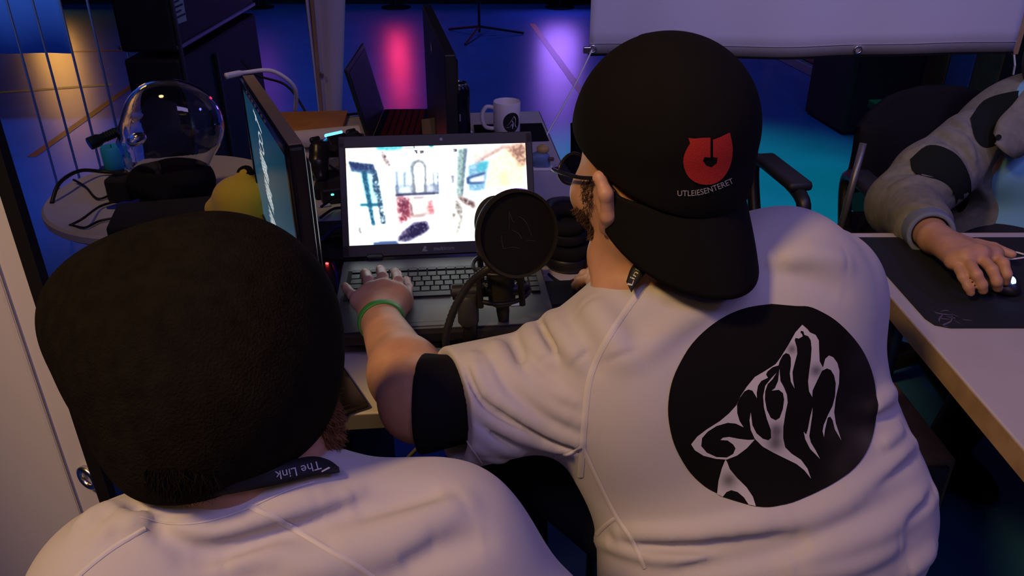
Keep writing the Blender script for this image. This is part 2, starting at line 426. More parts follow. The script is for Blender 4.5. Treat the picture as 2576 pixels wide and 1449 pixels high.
# edge is cut a little off the plumb as in the hang of the sheet
def fL2(s, t):
    x, y, z = fL(s, t); k = (z - .78) * .02; return (x - k, y, z)
sheet(fL2, 40, 40).build('sheet', WHITEV, bl, 0)
MB().grid([[A(fL2(-.004, t / 30)) + A((.004, -.006, 0)), A(fL2(.006, t / 30)) + A((.0, -.007, 0))] for t in range(31)], .010).build('edge_band', BLKCL, bl)
MB().grid([[A(fL2(.045 + a * .004, t / 30)) + A((-.003, -.003, 0)) for a in (0, 1)] for t in range(31)], .001).build('hem_stitch', mat('hem_thread', (.60, .58, .61), .7), bl)
for zz in (.80, 1.42, 2.05): grommet(A(fL2(.019, (zz - .12) / 2.3)) + A((-.002, -.004, 0)), (-.44, -.9, 0), .0165, bl)
MB().cyl((-.02, .01, 2.4), (-1.33, .65, 2.4), .018).build('top_batten', WOOD, bl)
for s in (.02, .98): MB().cyl(A(fL(s, 1)) , A(fL(s, 1)) + A((0, 0, 2.86)), .003, n=6).build('hanging_cord', WHITEP, bl)
# right banner
P0 = aty(1481, 136, 2.6); P1 = aty(2541, 128, 2.6)
br = thing('vinyl_banner', 'wide white vinyl banner hanging at the top right, behind the black cap', 'banner', (P0[0], 2.6, 0))
wB = P1[0] - P0[0]; zB = P0[2]
def fR(s, t):
    sag = -.012 * math.sin(s * math.pi) + (P1[2] - zB) * s
    return (s * wB, .010 * math.sin(s * 11) * (1 - .4 * t) + .006 * math.sin(s * 23 + t * 4), zB + sag * (1 - t) + t * 1.35)
sheet(fR, 60, 20).build('sheet', WHITEV, br, 0)
MB().grid([[A(fR(s / 60, 0)) + A((0, -.006, -.005)), A(fR(s / 60, 0)) + A((0, -.006, .0015))] for s in range(61)], -.010).build('hem_edge', BLKCL, br)
MB().grid([[A(fR(.0 + s / 60, .024)) + A((0, -.004, 0)), A(fR(s / 60, .0255)) + A((0, -.004, 0))] for s in range(61)], .001).build('hem_stitch', MATS['hem_thread'], br)
for s in (.008, .64): grommet(A(fR(s, .012)) + A((0, -.005, 0)), (0, -1, .1), .0135, br)
MB().box((wB + .012, 0, zB + .7), (.022, .02, 1.4), bev=.003).build('side_batten', WOOD, br)
MB().tube([(wB + .01, -.01, zB), (wB + .016, -.02, zB - .03), (wB + .022, -.015, zB - .06)], .003, 6).build('loose_string', WHITEP, br)
MB().cyl((-.03, 0, zB + 1.36), (wB + .05, 0, zB + 1.36), .018).build('top_batten', WOOD, br)
for x in (.02, wB - .02): MB().cyl((x, 0, zB + 1.36), (x, 0, 5.29), .003, n=6).build('hanging_cord', WHITEP, br)
MB().box((-.006, -.008, zB + .014), (.024, .012, .02), bev=.002).build('cord_clip', STEEL, br)
g0 = P0 + A((.008, -.012, .014)); g1 = on(1368, 352, .73)
tag(MB().tube(spline([g0, g0 * .6 + g1 * .4 + A((0, 0, -.01)), g1], 8), .0026, 6).build('guy_cord', WHITEP, None, 0), 'thin white elastic cord tied from the right banner to the table', 'cord')
# narrow white banner strip behind the table
q = [aty(803, 290, 2.8), aty(860, 290, 2.8), aty(868, 0, 2.8), aty(769, 0, 2.8)]
ns = thing('banner_strip', 'narrow white banner strip on a wooden pole behind the table', 'banner', (q[0][0], 2.8, 0))
o0 = A((q[0][0], 2.8, 0))
def fN(s, t):
    a = q[0] + (q[3] - q[0]) * t; b = q[1] + (q[2] - q[1]) * t; p = a + (b - a) * s - o0
    return (p[0], p[1] + .008 * math.sin(s * 7), p[2])
MB().grid([[fN(s / 10, -.8 + t / 10) for s in range(11)] for t in range(0, 45)], .004).build('sheet', WHITEV, ns, 0)
MB().tube([A(fN(.13 + .03 * t, t)) + A((0, -.012, 0)) for t in (-1.15, 0, 1, 2, 3.6)], .007, 8).build('pole', WOOD, ns, 0)
MB().grid([[A(fN(.0 + .1 * s, t / 4)) + A((0, -.010 - .012 * math.sin(s * math.pi), 0)) for s in (0, .25, .5, .75, 1)] for t in range(-3, 15)], .002).build('sleeve_fold', WHITEV, ns, 0)
for t in (.38, -.02): MB().box(A(fN(.3, t)) + A((0, -.02, 0)), (.012, .01, .012), bev=.002).build('staple', STEEL, ns)
MB().lathe([(.001, 0), (.12, 0), (.12, .012), (.012, .02)], Matrix.Translation((.012, -.01, 0))).build('foot', BLACK, ns, 40)

# ------------------------------------------------------------------ cords and blue sheet at the upper left
CORD = mat('pale_blue_cord', (.75, .86, .90), .5)
cl = ['first vertical cord from the left banner', 'second vertical cord from the left banner', 'third vertical cord from the left banner', 'fourth vertical cord, second nearest the black case', 'fifth vertical cord, beside the tall black case']
for k, u in enumerate((16, 80, 150, 219, 291)):
    p = aty(u, 0, 3.35)
    tag(MB().tube([(p[0] + .004 * math.sin(k * 2.), 3.35, 0.002), (p[0], 3.35, 1.6), (p[0] + .006 * math.cos(k), 3.35, 3.4), (p[0], 3.35, 5.298)], .0050, 7).build('hanging_cord', CORD, None, 0), 'thin pale blue cord hanging upright, ' + cl[k], 'cord', 'upright cords by the left banner')
s0, s1 = aty(20, 134, 4.6), aty(186, 132, 4.6)
bs = thing('blue_sheet', 'light blue cloth sheet hanging at the upper left corner', 'sheet', (s0[0], 4.6, 0))
MB().grid([[((-.6 + s * (s1[0] - s0[0] + .6)) - .06 * t * s, .012 * math.sin(s * 17), s0[2] + t * 2.0) for s in [k / 20 for k in range(21)]] for t in [k / 6 for k in range(7)]], .003).build('cloth', mat('blue_cloth', (.28, .52, .85), .8, bump=.2, bscale=60), bs, 0)
for x in (-.55, s1[0] - s0[0] - .1): MB().cyl((x, 0, s0[2] + 2.0), (x, 0, 5.298), .003, n=6).build('hanging_cord', CORD, bs)

# ------------------------------------------------------------------ tall black case behind the glass head
tc_ = thing('flight_case', 'tall black flight case with a white paper label behind the glass head', 'case', (-1.2, 3.2, 0))
CASE = mat('case_laminate', (.011, .012, .012), .6, noise=.3, nscale=8)
MB().box((0, 0, .45), (.19, .9, .84), bev=.012).build('lower_box', CASE, tc_)
MB().box((0, 0, 1.36), (.19, .9, .94), bev=.012).build('upper_box', CASE, tc_)
MB().box((.096, 0, .906), (.012, .9, .014), bev=.003).box((-.096, 0, .906), (.012, .9, .014), bev=.003).build('metal_rail', mat('rail_metal', (.35, .36, .40), .4, 1), tc_)
MB().box((.1, -.12, .42), (.012, .02, .8), bev=.003).box((.1, -.44, .6), (.01, .02, 1.1), bev=.003).build('corner_strip', DGREY, tc_)
lab = MB(); lp = [aty(x, y, 0) if 0 else None for x, y in ()]
MB().box((.0965, -.385, 1.06), (.002, .105, .17), Matrix.Rotation(R(-2), 3, 'X')).build('paper_label', mat('paper', (.62, .64, .62), .8), tc_)
ink = mat('ink', (.08, .08, .09), .8); mb = MB()
for k in range(9): mb.box((.0985, -.385 + random.uniform(-.012, .012), 1.125 - k * .016), (.001, random.uniform(.04, .085), .006 if k != 4 else .014))
mb.build('label_print', ink, tc_)
for s in (-1, 1):
    for y in (-.36, .36):
        MB().lathe([(.001, -.012), (.03, -.012), (.03, .012), (.001, .012)], Matrix.Translation((s * .06, y, .03)) @ Matrix.Rotation(R(90), 4, 'Y'), 16).build('wheel', RUBBER, tc_, 40)
MB().tube([(.10, .1, 1.25), (.14, .1, 1.25), (.14, .3, 1.25), (.10, .3, 1.25)], .009, 8).build('handle', BLACK, tc_, 40)
# tripod stand far back on the floor
ts = thing('tripod_stand', 'black microphone tripod stand far back on the blue floor', 'stand', on(1206, 92, 0))
MB().cyl((0, 0, .04), (0, 0, 1.5), .012).build('pole', BLACK, ts, 0)
MB().cyl((0, 0, .30), (0, 0, .42), .022).build('collar', BLACK, ts, 40)
for a in (15, 135, 255): MB().tube([(0, 0, .09), (.42 * math.cos(R(a)), .42 * math.sin(R(a)), .012)], .011, 8).build('leg', BLACK, ts, 40)
# loudspeaker and black things at the right
p = on(2090, 345, 0)
sp = thing('loudspeaker', 'black floor loudspeaker cabinet under the right end of the banner', 'speaker', (p[0] + .29, p[1] + .05, 0), R(8))
MB().box((0, .25, .56), (.44, .5, 1.10), bev=.015).build('cabinet', BLACKM, sp)
MB().box((0, -.004, .56), (.38, .015, 1.0), bev=.004).build('grille', mat('grille_cloth', (.008, .008, .009), .7, bump=.4, bscale=500), sp)
for x in (-.17, .17):
    for y in (.05, .45): MB().cyl((x, y, 0), (x, y, .02), .025).build('foot', RUBBER, sp, 40)
yy = 3.3; p0 = aty(2285, 241, yy) - A((0, 0, .09)); 
so = thing('black_trunk', 'long black trunk with a flat lid behind the seated man in the grey jacket', 'trunk', (p0[0] + .50, yy + .1, 0), R(8))
MB().box((0, 0, p0[2] / 2 - .02), (1.0, .5, p0[2] - .04), bev=.01).build('body', BLACKM, so)
MB().box((0, 0, p0[2] - .018), (1.01, .51, .036), bev=.006).build('lid', mat('trunk_lid', (.012, .010, .011), .7, spec=.2), so)
for x in (-.4, .4): MB().box((x, -.26, p0[2] - .06), (.05, .012, .05), bev=.004).build('latch', STEEL, so)
# thin pole with black foot, behind the right shoulder
pb = aty(2112, 590, 2.05); 
st = thing('floor_stand', 'thin grey pole rising from a black collar behind the right shoulder of the white shirt', 'stand', (pb[0], 2.05, 0))
pt = aty(2172, 360, 2.1) - A((pb[0], 2.05, 0))
MB().cyl((0, 0, .04), (0, 0, pb[2]), .02).build('lower_tube', BLACK, st, 40)
MB().lathe([(.022, pb[2] - .05), (.034, pb[2] - .04), (.036, pb[2] + .012), (.028, pb[2] + .02), (.012, pb[2] + .022)], None, 20).build('collar', BLACK, st, 40)
MB().tube([(0, 0, pb[2]), (pt[0] * .48, .025, pb[2] * .52 + pt[2] * .48), tuple(pt)], .0095, 10).build('pole', mat('grey_pole', (.16, .16, .15), .4, .6), st, 0)
for a in (90, 210, 330): MB().tube([(0, 0, .06), (.24 * math.cos(R(a)), .24 * math.sin(R(a)), .012)], .011, 8).build('leg', BLACK, st, 40)

# ------------------------------------------------------------------ office chairs
def loop_arm(x, parent, z0=.40, z1=.66):
    pts = spline([(x, .20, z0), (x, .235, z1 - .08), (x, .21, z1), (x, -.03, z1 + .01), (x, -.10, z1 - .03), (x, -.02, z0 + .06), (x, .02, z0)], 6)
    MB().tube(pts, .019, 10).build('armrest', BLACK, parent, 40)
    MB().box((x, .08, z1 + .022), (.07, .26, .028), bev=.012).build('arm_pad', RUBBER, parent, 0)
def office_chair(loc, rz, label, backh=.62, mesh_mat=None, wide=.46):
    t = thing('office_chair', label, 'chair', loc, rz)
    MB().box((0, 0, .46), (wide, .46, .09), bev=.035).build('seat', BLKCL, t, 0)
    rows = []
    for i in range(13):
        z = .58 + backh * i / 12; row = []
        ww = wide * .5 * (1 - .25 * max(0, (i - 8) / 4) ** 2)
        for j in range(11):
            s = j / 5 - 1; row.append((s * ww, -.22 - .05 * (1 - s * s) - .05 * (i / 12) ** 2 + .02 * math.sin(i / 12 * 3.1), z - .04 * abs(s) ** 4 * (1 if i > 8 else 0)))
        rows.append(row)
    MB().grid(rows, .045).build('backrest', mesh_mat or BLKCL, t, 0)
    MB().box((0, -.26, .55), (.08, .04, .3), bev=.01).build('back_bar', BLACK, t)
    for x in (-wide / 2 - .045, wide / 2 + .045): loop_arm(x, t)
    MB().box((0, .0, .41), (wide + .14, .05, .02), bev=.004).build('arm_bracket', BLACK, t)
    MB().cyl((0, 0, .09), (0, 0, .42), .028).build('gas_column', BLACK, t, 40)
    for k in range(5):
        a = R(18 + 72 * k); e = A((.29 * math.cos(a), .29 * math.sin(a), .075))
        MB().tube([(0, 0, .11), e], [.024, .016], 8).build('base_leg', BLACK, t, 40)
        MB().lathe([(.001, -.011), (.026, -.011), (.026, .011), (.001, .011)], Matrix.Translation(Vector((e[0], e[1], .027))) @ Matrix.Rotation(a, 4, 'Z') @ Matrix.Rotation(R(90), 4, 'X'), 14).build('caster', RUBBER, t, 40)
    return t
office_chair((.455, 2.22, 0), R(188), 'black office chair with loop armrests, empty, behind the man in the cap', .26, None, .50)
# ================================================================== tables
def table(name, label, corner, ang, wdt, ln, z=.74, th=.028, edge=None, leg_in=.07):
    """corner = right front corner; wdt to the left, ln away"""
    t = thing(name, label, 'table', (corner[0], corner[1], 0), ang)
    MB().box((-wdt / 2, ln / 2, z - th / 2), (wdt, ln, th), bev=.004).build('tabletop', TABW, t)
    e = edge or mat('grey_edge_band', (.16, .15, .13), .5); b = MB(); g = .002
    for c, s in (((-wdt / 2, -g / 2), (wdt, g)), ((-wdt / 2, ln + g / 2), (wdt, g)), ((g / 2, ln / 2), (g, ln)), ((-wdt - g / 2, ln / 2), (g, ln))):
        b.box((*c, z - th / 2), (*s, th - .003))
    b.build('edge_band', e, t)
    for x in (-wdt + leg_in, -leg_in):
        for y in (leg_in, ln - leg_in): MB().cyl((x, y, 0), (x, y, z - th), .018).build('leg', mat('leg_steel', (.10, .10, .11), .35, .8), t, 40)
    b = MB()
    for x in (-wdt + leg_in, -leg_in): b.box((x, ln / 2, z - th - .02), (.025, ln - 2 * leg_in, .04))
    for y in (leg_in, ln - leg_in): b.box((-wdt / 2, y, z - th - .02), (wdt - 2 * leg_in, .025, .04))
    b.build('frame', MATS['leg_steel'], t); return t
table('desk', 'long white desk carrying the laptop and the microphone', (.230, 1.018), R(5.2), .80, 1.58)
table('desk', 'white desk with a thick wooden edge at the right, under the large mouse mat', (2.15, .42), R(.4), 1.435, 1.22, th=.04, edge=mat('wood_edge_band', (.40, .27, .12), .5, noise=.2, nscale=20), leg_in=.12)
rt = thing('round_table', 'small round white table under the glass head', 'table', (-.895, 1.985, 0))
MB().lathe([(.001, .672), (.285, .672), (.292, .678), (.292, .694), (.286, .70), (.001, .70)], None, 56).build('tabletop', TABW, rt, 40)
MB().cyl((0, 0, .02), (0, 0, .672), .03).build('column', STEEL, rt, 40)
MB().lathe([(.001, 0), (.2, 0), (.2, .012), (.05, .03), (.03, .05), (.001, .05)], None, 40).build('base', STEEL, rt, 40)
pc = [on(650, 300, .74), on(775, 287, .74)]
tag(MB().box((-.62, 2.43, .748), (.22, .22, .012), Matrix.Rotation(R(5), 3, 'Z'), .002).build('wooden_board', mat('orange_wood', (.55, .24, .07), .5, noise=.15, nscale=15), None), 'orange wooden board on the far left corner of the long desk', 'board')

# ================================================================== screen painting (what the displays show)
class Img:
    def __init__(s, w_, h_, col): s.w, s.h = w_, h_; s.a = np.tile(A(col, float), (h_, w_, 1)); s.Y, s.X = np.mgrid[0:h_, 0:w_]; s.X = (s.X + .5) / w_; s.Y = (s.Y + .5) / h_
    def mask(s, poly):
        m = np.zeros((s.h, s.w), bool); n = len(poly)
        for i in range(n):
            x0, y0 = poly[i]; x1, y1 = poly[(i + 1) % n]
            if y0 == y1: continue
            c = ((y0 > s.Y) != (y1 > s.Y)) & (s.X < (x1 - x0) * (s.Y - y0) / (y1 - y0) + x0); m ^= c
        return m
    def blur(s, m, r):
        m = m.astype(float)
        for _ in range(2):
            for ax in (0, 1):
                if r: m = sum(np.roll(m, k, ax) for k in range(-r, r + 1)) / (2 * r + 1)
        return m
    def poly(s, poly, col, r=1, a=1.0, tex=0):
        m = s.blur(s.mask(poly), r) * a
        if tex: m = np.clip(m * (1 + tex * (s.blur(np.random.rand(s.h, s.w), 1) - .5) * 4), 0, 1)
        s.a = s.a * (1 - m[..., None]) + A(col, float) / 255. * m[..., None]
    def stroke(s, pts, wd, col, r=0, a=1):
        for p, q in zip(pts[:-1], pts[1:]):
            p, q = A(p, float), A(q, float); n = nrm(A((-(q - p)[1], (q - p)[0] * (s.w / s.h) ** 0))) * wd / 2
            s.poly([p + n, p - n, q - n, q + n], col, r, a)
def lin(a): return np.where(a <= .04045, a / 12.92, ((a + .055) / 1.055) ** 2.4)
def screen_obj(name, img, to3d, m, parent, gam=1.0):
    h_, w_ = img.h, img.w; V = np.array([to3d((i) / (w_ - 1), (j) / (h_ - 1)) for j in range(h_) for i in range(w_)])
    I = np.arange(h_ * w_).reshape(h_, w_); F = np.stack([I[:-1, :-1], I[1:, :-1], I[1:, 1:], I[:-1, 1:]], -1).reshape(-1, 4)
    return rawmesh(name, V, F, m, parent, True, (lin(np.clip(img.a, 0, 1)) ** gam).reshape(-1, 3))
def Z6(x, y):          # game frame coordinates
    s = (x - 103) / 2120; t = (y - 188 + 75 * s) / 1172; s = (x - 103 - 97 * t) / 2100; return (s, t)
def game():
    g = Img(288, 162, (.965, .975, .97))
    P = lambda pts, col, r=1, a=1., tex=0: g.poly([Z6(*p) for p in pts], col, r, a, tex)
    P([(110, 190), (430, 180), (560, 330), (640, 420), (150, 350)], (225, 215, 205), 4, .8, .5)
    P([(150, 360), (440, 395), (475, 520), (190, 480)], (58, 84, 120), 1, .95, .4)
    P([(200, 490), (440, 490), (560, 840), (390, 850)], (188, 220, 228), 4, .9)
    P([(130, 480), (290, 500), (430, 1090), (220, 1100)], (220, 240, 240), 4, .7)
    P([(300, 470), (360, 470), (490, 1110), (450, 1110)], (52, 112, 135), 1, .9, .5)
    P([(305, 852), (560, 842), (562, 880), (310, 885)], (45, 120, 140), 1, .9)
    P([(420, 440), (480, 470), (612, 1085), (555, 1090), (500, 800), (450, 700)], (82, 110, 130), 1, .85, 1.2)
    P([(500, 220), (560, 260), (640, 400), (600, 420)], (120, 105, 110), 2, .7, 1)
    P([(560, 205), (860, 250), (900, 420), (880, 620), (820, 300)], (150, 165, 180), 3, .55, .6)
    P([(640, 430), (880, 350), (890, 640), (690, 650)], (205, 225, 235), 4, .8)
    for x in (700, 790, 1125, 1175): P([(x, 480), (x + 22, 480), (x + 38, 740), (x + 12, 740)], (120, 135, 155), 1, .7, .5)
    P([(690, 640), (1190, 615), (1200, 730), (715, 760)], (120, 130, 150), 2, .6, .6)
    P([(740, 660), (870, 655), (880, 735), (760, 745)], (215, 228, 232), 2, .9); P([(1050, 650), (1150, 645), (1160, 715), (1060, 725)], (200, 205, 215), 2, .9)
    P([(870, 420), (890, 360), (950, 330), (1010, 345), (1050, 400), (1070, 730), (1030, 730), (1025, 430), (980, 370), (935, 380), (905, 430), (945, 735), (905, 740)], (140, 145, 150), 1, .8, .3)
    P([(915, 430), (945, 385), (990, 385), (1020, 430), (1030, 715), (945, 720)], (250, 250, 248), 1)
    P([(705, 742), (1200, 718), (1202, 738), (710, 765)], (72, 76, 100), 1, .95)
    P([(715, 770), (880, 790), (905, 1010), (770, 1100)], (160, 98, 110), 3, .85, .9); P([(760, 800), (850, 820), (840, 1000), (790, 960)], (120, 72, 92), 3, .7, .8)
    P([(1070, 820), (1150, 800), (1165, 1000), (1050, 970)], (188, 126, 132), 3, .8, .7)
    P([(880, 800), (1080, 790), (1090, 960), (1000, 985), (910, 990)], (235, 225, 215), 2, .9, .4); P([(905, 770), (1050, 765), (1040, 795), (915, 800)], (150, 140, 145), 1, .6)
    P([(880, 830), (910, 900), (920, 990), (900, 990)], (110, 80, 90), 1, .7); P([(910, 985), (1080, 960), (1060, 1010), (900, 1025)], (150, 130, 130), 2, .7)
    P([(740, 1285), (800, 1190), (930, 1080), (1080, 1060), (1118, 1150), (1010, 1225), (860, 1297)], (60, 54, 92), 2, .95, .5)
    P([(740, 1285), (880, 1120), (850, 1200)], (205, 190, 200), 2, .7)
    P([(1350, 400), (1420, 300), (1400, 720), (1330, 740)], (215, 225, 222), 3, .7)
    P([(1410, 205), (1515, 205), (1485, 770), (1415, 765)], (140, 162, 160), 2, .8, .5); P([(1480, 200), (1525, 205), (1490, 760), (1470, 760)], (95, 110, 125), 1, .6, .5)
    P([(1340, 520), (1380, 520), (1375, 640), (1350, 600)], (130, 130, 140), 1, .7, .6)
    P([(1530, 250), (1900, 150), (2218, 120), (2000, 220), (1600, 380)], (222, 200, 192), 3, .8, .4)
    P([(1600, 370), (1950, 160), (1990, 170), (1640, 390)], (150, 130, 130), 2, .6, .5)
    P([(1780, 330), (1990, 200), (2218, 135), (2225, 650), (1730, 690)], (238, 218, 190), 3, .85, .3)
    P([(1960, 190), (2218, 125), (2222, 380), (2150, 430), (2100, 330)], (160, 132, 118), 3, .75, .8); P([(1900, 500), (1990, 480), (2010, 640), (1960, 640)], (225, 200, 175), 3, .8)
    P([(1530, 400), (1780, 345), (1740, 700), (1555, 705)], (140, 176, 195), 2, .9, .4); P([(1660, 375), (1780, 345), (1750, 450), (1650, 480)], (95, 180, 190), 2, .8, .3)
    P([(1520, 545), (1740, 480), (1738, 505), (1560, 560), (1560, 600), (1735, 590), (1735, 610), (1530, 625)], (75, 100, 135), 1, .9); P([(1570, 560), (1735, 515), (1733, 590), (1580, 598)], (215, 210, 215), 1, .9)
    P([(1410, 760), (1530, 790), (1640, 840), (1640, 920), (1500, 850)], (125, 104, 100), 2, .85, .6); P([(1500, 740), (1700, 720), (1640, 830), (1540, 790)], (190, 205, 205), 3, .8)
    P([(1400, 800), (1480, 860), (1500, 1040), (1450, 1235), (1425, 1210), (1460, 1040), (1400, 900)], (150, 145, 140), 2, .8, .6); P([(1375, 960), (1420, 975), (1400, 1020), (1375, 1010)], (130, 125, 120), 1, .8)
    P([(430, 182), (760, 168), (775, 208), (620, 230), (480, 220)], (70, 176, 188), 2, .8, .4); P([(1058, 155), (1132, 152), (1120, 192), (1085, 190)], (30, 150, 165), 1, .95)
    P([(900, 228), (940, 225), (945, 268), (930, 268)], (70, 72, 80), 0, .7, 1); P([(965, 230), (1012, 228), (1012, 265), (975, 265)], (70, 72, 80), 0, .6, 1); P([(1352, 208), (1398, 206), (1398, 246), (1356, 246)], (70, 72, 80), 0, .7, 1)
    P([(790, 180), (900, 176), (915, 200), (795, 205), (795, 198), (895, 194), (890, 182), (790, 186)], (50, 110, 120), 0, .8)
    P([(470, 1302), (730, 1285), (792, 1342), (480, 1352)], (88, 108, 146), 1, .9); P([(295, 1130), (325, 1128), (320, 1170), (345, 1195), (310, 1200)], (120, 125, 125), 1, .8)
    return g

# ================================================================== laptop
ZL = .768
lt = thing('laptop', 'open black laptop with a bright game on its screen', 'laptop', (-.135, 1.398, ZL), R(5.5))
LW, LD, LH = .372, .268, .024
BASEM = mat('laptop_grey', (.10, .10, .10), .38, .3, noise=.05)
bs_ = MB().box((0, -LD / 2, LH / 2), (LW, LD, LH), bev=.006).build('base', BLACK, lt)
MB().box((0, -LD / 2 + .001, LH + .0006), (LW - .006, LD - .008, .0016), bev=.0006).build('palm_deck', BASEM, bs_)
MB().box((0, -.047 - .055, LH + .0015), (LW - .03, .114, .0008)).build('key_well', BLACKM, bs_)
kme = None; kx0 = -LW / 2 + .022
KEYM = mat('key_black', (.016, .016, .017), .45)
def key(x, y, wk, hk):
    global kme
    if kme is None: kme = MB().box((0, 0, 0), (1, 1, .0032), bev=.0004).mesh('key'); kme.materials.append(KEYM)
    o = bpy.data.objects.new('key', kme); COL.objects.link(o); o.parent = bs_; o.location = (x, y, LH + .0034); o.scale = (wk, hk, 1)
for r_ in range(6):
    y = -.054 - r_ * .0192; hk = .0155 if r_ else .011
    x = kx0; cols = [1.0] * 15 if r_ < 2 else ([1.4] + [1.0] * 12 + [1.6] if r_ == 2 else [1.7] + [1.0] * 11 + [2.3] if r_ == 3 else [1.3] + [1.0] * 11 + [2.7] if r_ == 4 else [1.2, 1, 1, 1.2, 6.0, 1.2, 1, 1, 1.4])
    for c_ in cols:
        wk = .0172 * c_; 
        if x + wk > kx0 + .262: break
        key(x + wk / 2, y - (.0 if r_ else -.002), wk - .0030, hk); x += wk
    for k in range(4): key(kx0 + .275 + k * .0172, y, .0142, hk)
MB().box((-.045, -.215, LH + .0016), (.105, .055, .0008), bev=.0003).box((-.045, -.250, LH + .002), (.105, .012, .0012), bev=.0004).build('touchpad', mat('pad_grey', (.085, .085, .085), .3), bs_)
MB().box((.125, -.195, LH + .0016), (.022, .016, .0006)).build('sticker', WHITEP, bs_)
for x in (-.125, .125): MB().box((x, .006, LH + .002), (.03, .016, .014), bev=.003).build('hinge', BLACK, lt)
TL_ = R(29); ML = Matrix.Translation((0, .010, LH + .002)) @ Matrix.Rotation(-TL_, 4, 'X')      # lid: x right, z up the lid, -y to the user
LHt = .232
m3 = ML.to_3x3()
lid = MB().box(ML @ Vector((0, .006, LHt / 2)), (LW, .010, LHt), m3, .004).build('lid', BLACK, lt)
scw, sch, sz0 = .344, .1900, .022
b = MB()
for cx, cz, sx, sz in ((0, LHt - .0115, LW - .003, .0225), (0, .0125, LW - .003, .0225), (-(LW + scw) / 4, LHt / 2, (LW - scw) / 2 - .002, LHt - .006), ((LW + scw) / 4, LHt / 2, (LW - scw) / 2 - .002, LHt - .006)):
    b.box(ML @ Vector((cx, -.0003, cz)), (sx, .003, sz), m3, .001)
b.build('bezel', mat('bezel_plastic', (.020, .018, .016), .45), lid)
MB().cyl(ML @ Vector((0.01, -.0016, LHt - .011)), ML @ Vector((0.01, -.0024, LHt - .011)), .003, n=14).build('webcam', mat('lens_glass', (.005, .005, .008), .1), lid)
GAME = mat('game_screen', (0, 0, 0), .35, emit=(1, 1, 1), es=2.2, attr='Col')
screen_obj('screen', game(), lambda s, t: ML @ Vector((-scw / 2 + s * scw, -.0008, sz0 + sch * (1 - t))), GAME, lid, 1.7)
tv, tf = textmesh('multicom', .0105)
tw = tv[:, 0].max(); b = MB().add([ML @ Vector((p[0] - tw / 2 + .006, -.0022, .0085 + p[1])) for p in tv], tf)
b.add([ML @ Vector((x - .036, -.0022, z + .0075)) for x, z in ((0, 0), (.0055, .0105), (.0085, .009), (.009, .006), (.0065, .0035), (.011, .0018), (.011, 0))], [tuple(range(7))])
b.build('maker_logo', mat('silver_print', (.30, .27, .24), .4), lid)
LED = lambda n, c_, e: mat(n, (.02, .02, .02), .3, emit=c_, es=e)
tag(MB().box((0, 0, 0), (.30, .20, .026), bev=.006).build('laptop_riser', BLACKM, None), 'flat black riser block under the laptop', 'riser')
ri = bpy.data.objects['laptop_riser']; ri.location = (-.135, 1.27, .7535); ri.rotation_euler.z = R(5.5)

# ================================================================== monitors
zt = 1.075
nT = on(756, 374, zt) - A((.018, 0, 0)); fT = on(613, 190, zt) - A((.006, 0, 0))
mon = thing('monitor', 'black monitor seen at a slant with white script on a teal screen', 'monitor', (*((nT + fT) / 2)[:2], .74))
dx = nrm(nT[:2] - fT[:2]); mw = np.linalg.norm(nT[:2] - fT[:2]) - .01; mon.rotation_euler.z = math.atan2(dx[1], dx[0])
# local: +x towards the near end, -y = screen side (faces left/camera)
hM = .31; zb = zt - .74 - hM
sgn = -1 if (dx[0] * 1 + 0) > 0 else 1
fr = MB().box((0, .013, zb + hM / 2), (mw, .026, hM), bev=.006).build('housing', BLACK, mon)
MB().box((0, .034, zb + hM / 2), (mw * .72, .022, hM * .7), bev=.010).build('rear_shell', BLACK, mon)
bz = MB()
for cx, cz, sx, sz in ((0, zb + hM - .009, mw, .018), (0, zb + .012, mw, .024), (-mw / 2 + .008, zb + hM / 2, .016, hM), (mw / 2 - .008, zb + hM / 2, .016, hM)): bz.box((cx, -.002, cz), (sx, .006, sz), bev=.002)
bz.build('bezel', mat('gloss_black', (.012, .012, .013), .15), mon)
im = Img(170, 100, (.05, .22, .30))
gy = im.Y[..., None]; im.a = A((.035, .20, .28)) * (1 - gy) + A((.20, .34, .42)) * gy
def scr(y0, y1, n, x0, x1):
    for k in range(n):
        yk = y0 + (y1 - y0) * k / n; im.stroke([(x0 + .02 * math.sin(k * 9), yk), (x1 + .015 * math.cos(k * 5), yk + .05)], .012, (225, 235, 238), 0, .95)
im.stroke([(.27, .07), (.43, .15)], .016, (225, 235, 238)); im.stroke([(.30, .13), (.33, .08)], .012, (225, 235, 238))
th_ = np.linspace(0, 6.3, 20)
im.stroke([(.37 + .045 * math.cos(a), .22 + .035 * math.sin(a)) for a in th_], .012, (225, 235, 238)); im.stroke([(.36 + .055 * math.cos(a), .29 + .035 * math.sin(a)) for a in th_], .012, (225, 235, 238))
scr(.34, .50, 9, .28, .43); scr(.53, .70, 9, .30, .45); scr(.76, .90, 7, .30, .44)
screen_obj('screen', im, lambda s, t: (-mw / 2 + .014 + s * (mw - .028), -.0022, zb + .022 + (hM - .038) * (1 - t)), mat('teal_screen', (.01, .01, .01), .25, emit=(1, 1, 1), es=.8, attr='Col'), mon)
MB().box((0, .05, zb / 2 + .08), (.06, .022, zb + .16 - .012), bev=.005).build('stand_neck', BLACK, mon)
MB().box((0, .05, .007), (.24, .17, .014), bev=.005).build('stand_base', BLACK, mon)
MB().box((.0, .013, zb + hM + .0012), (mw - .016, .022, .0024), bev=.001).build('top_strip', mat('tan_plastic', (.30, .22, .11), .45), mon)
b = MB()
for k in range(7): b.box((-mw * .30 + k * .035, -.0056, zb + hM - .009), (.008, .001, .004))
b.build('button_mark', mat('button_print', (.5, .45, .35), .3), mon)
pk = fT + A((.01, 0, .006))
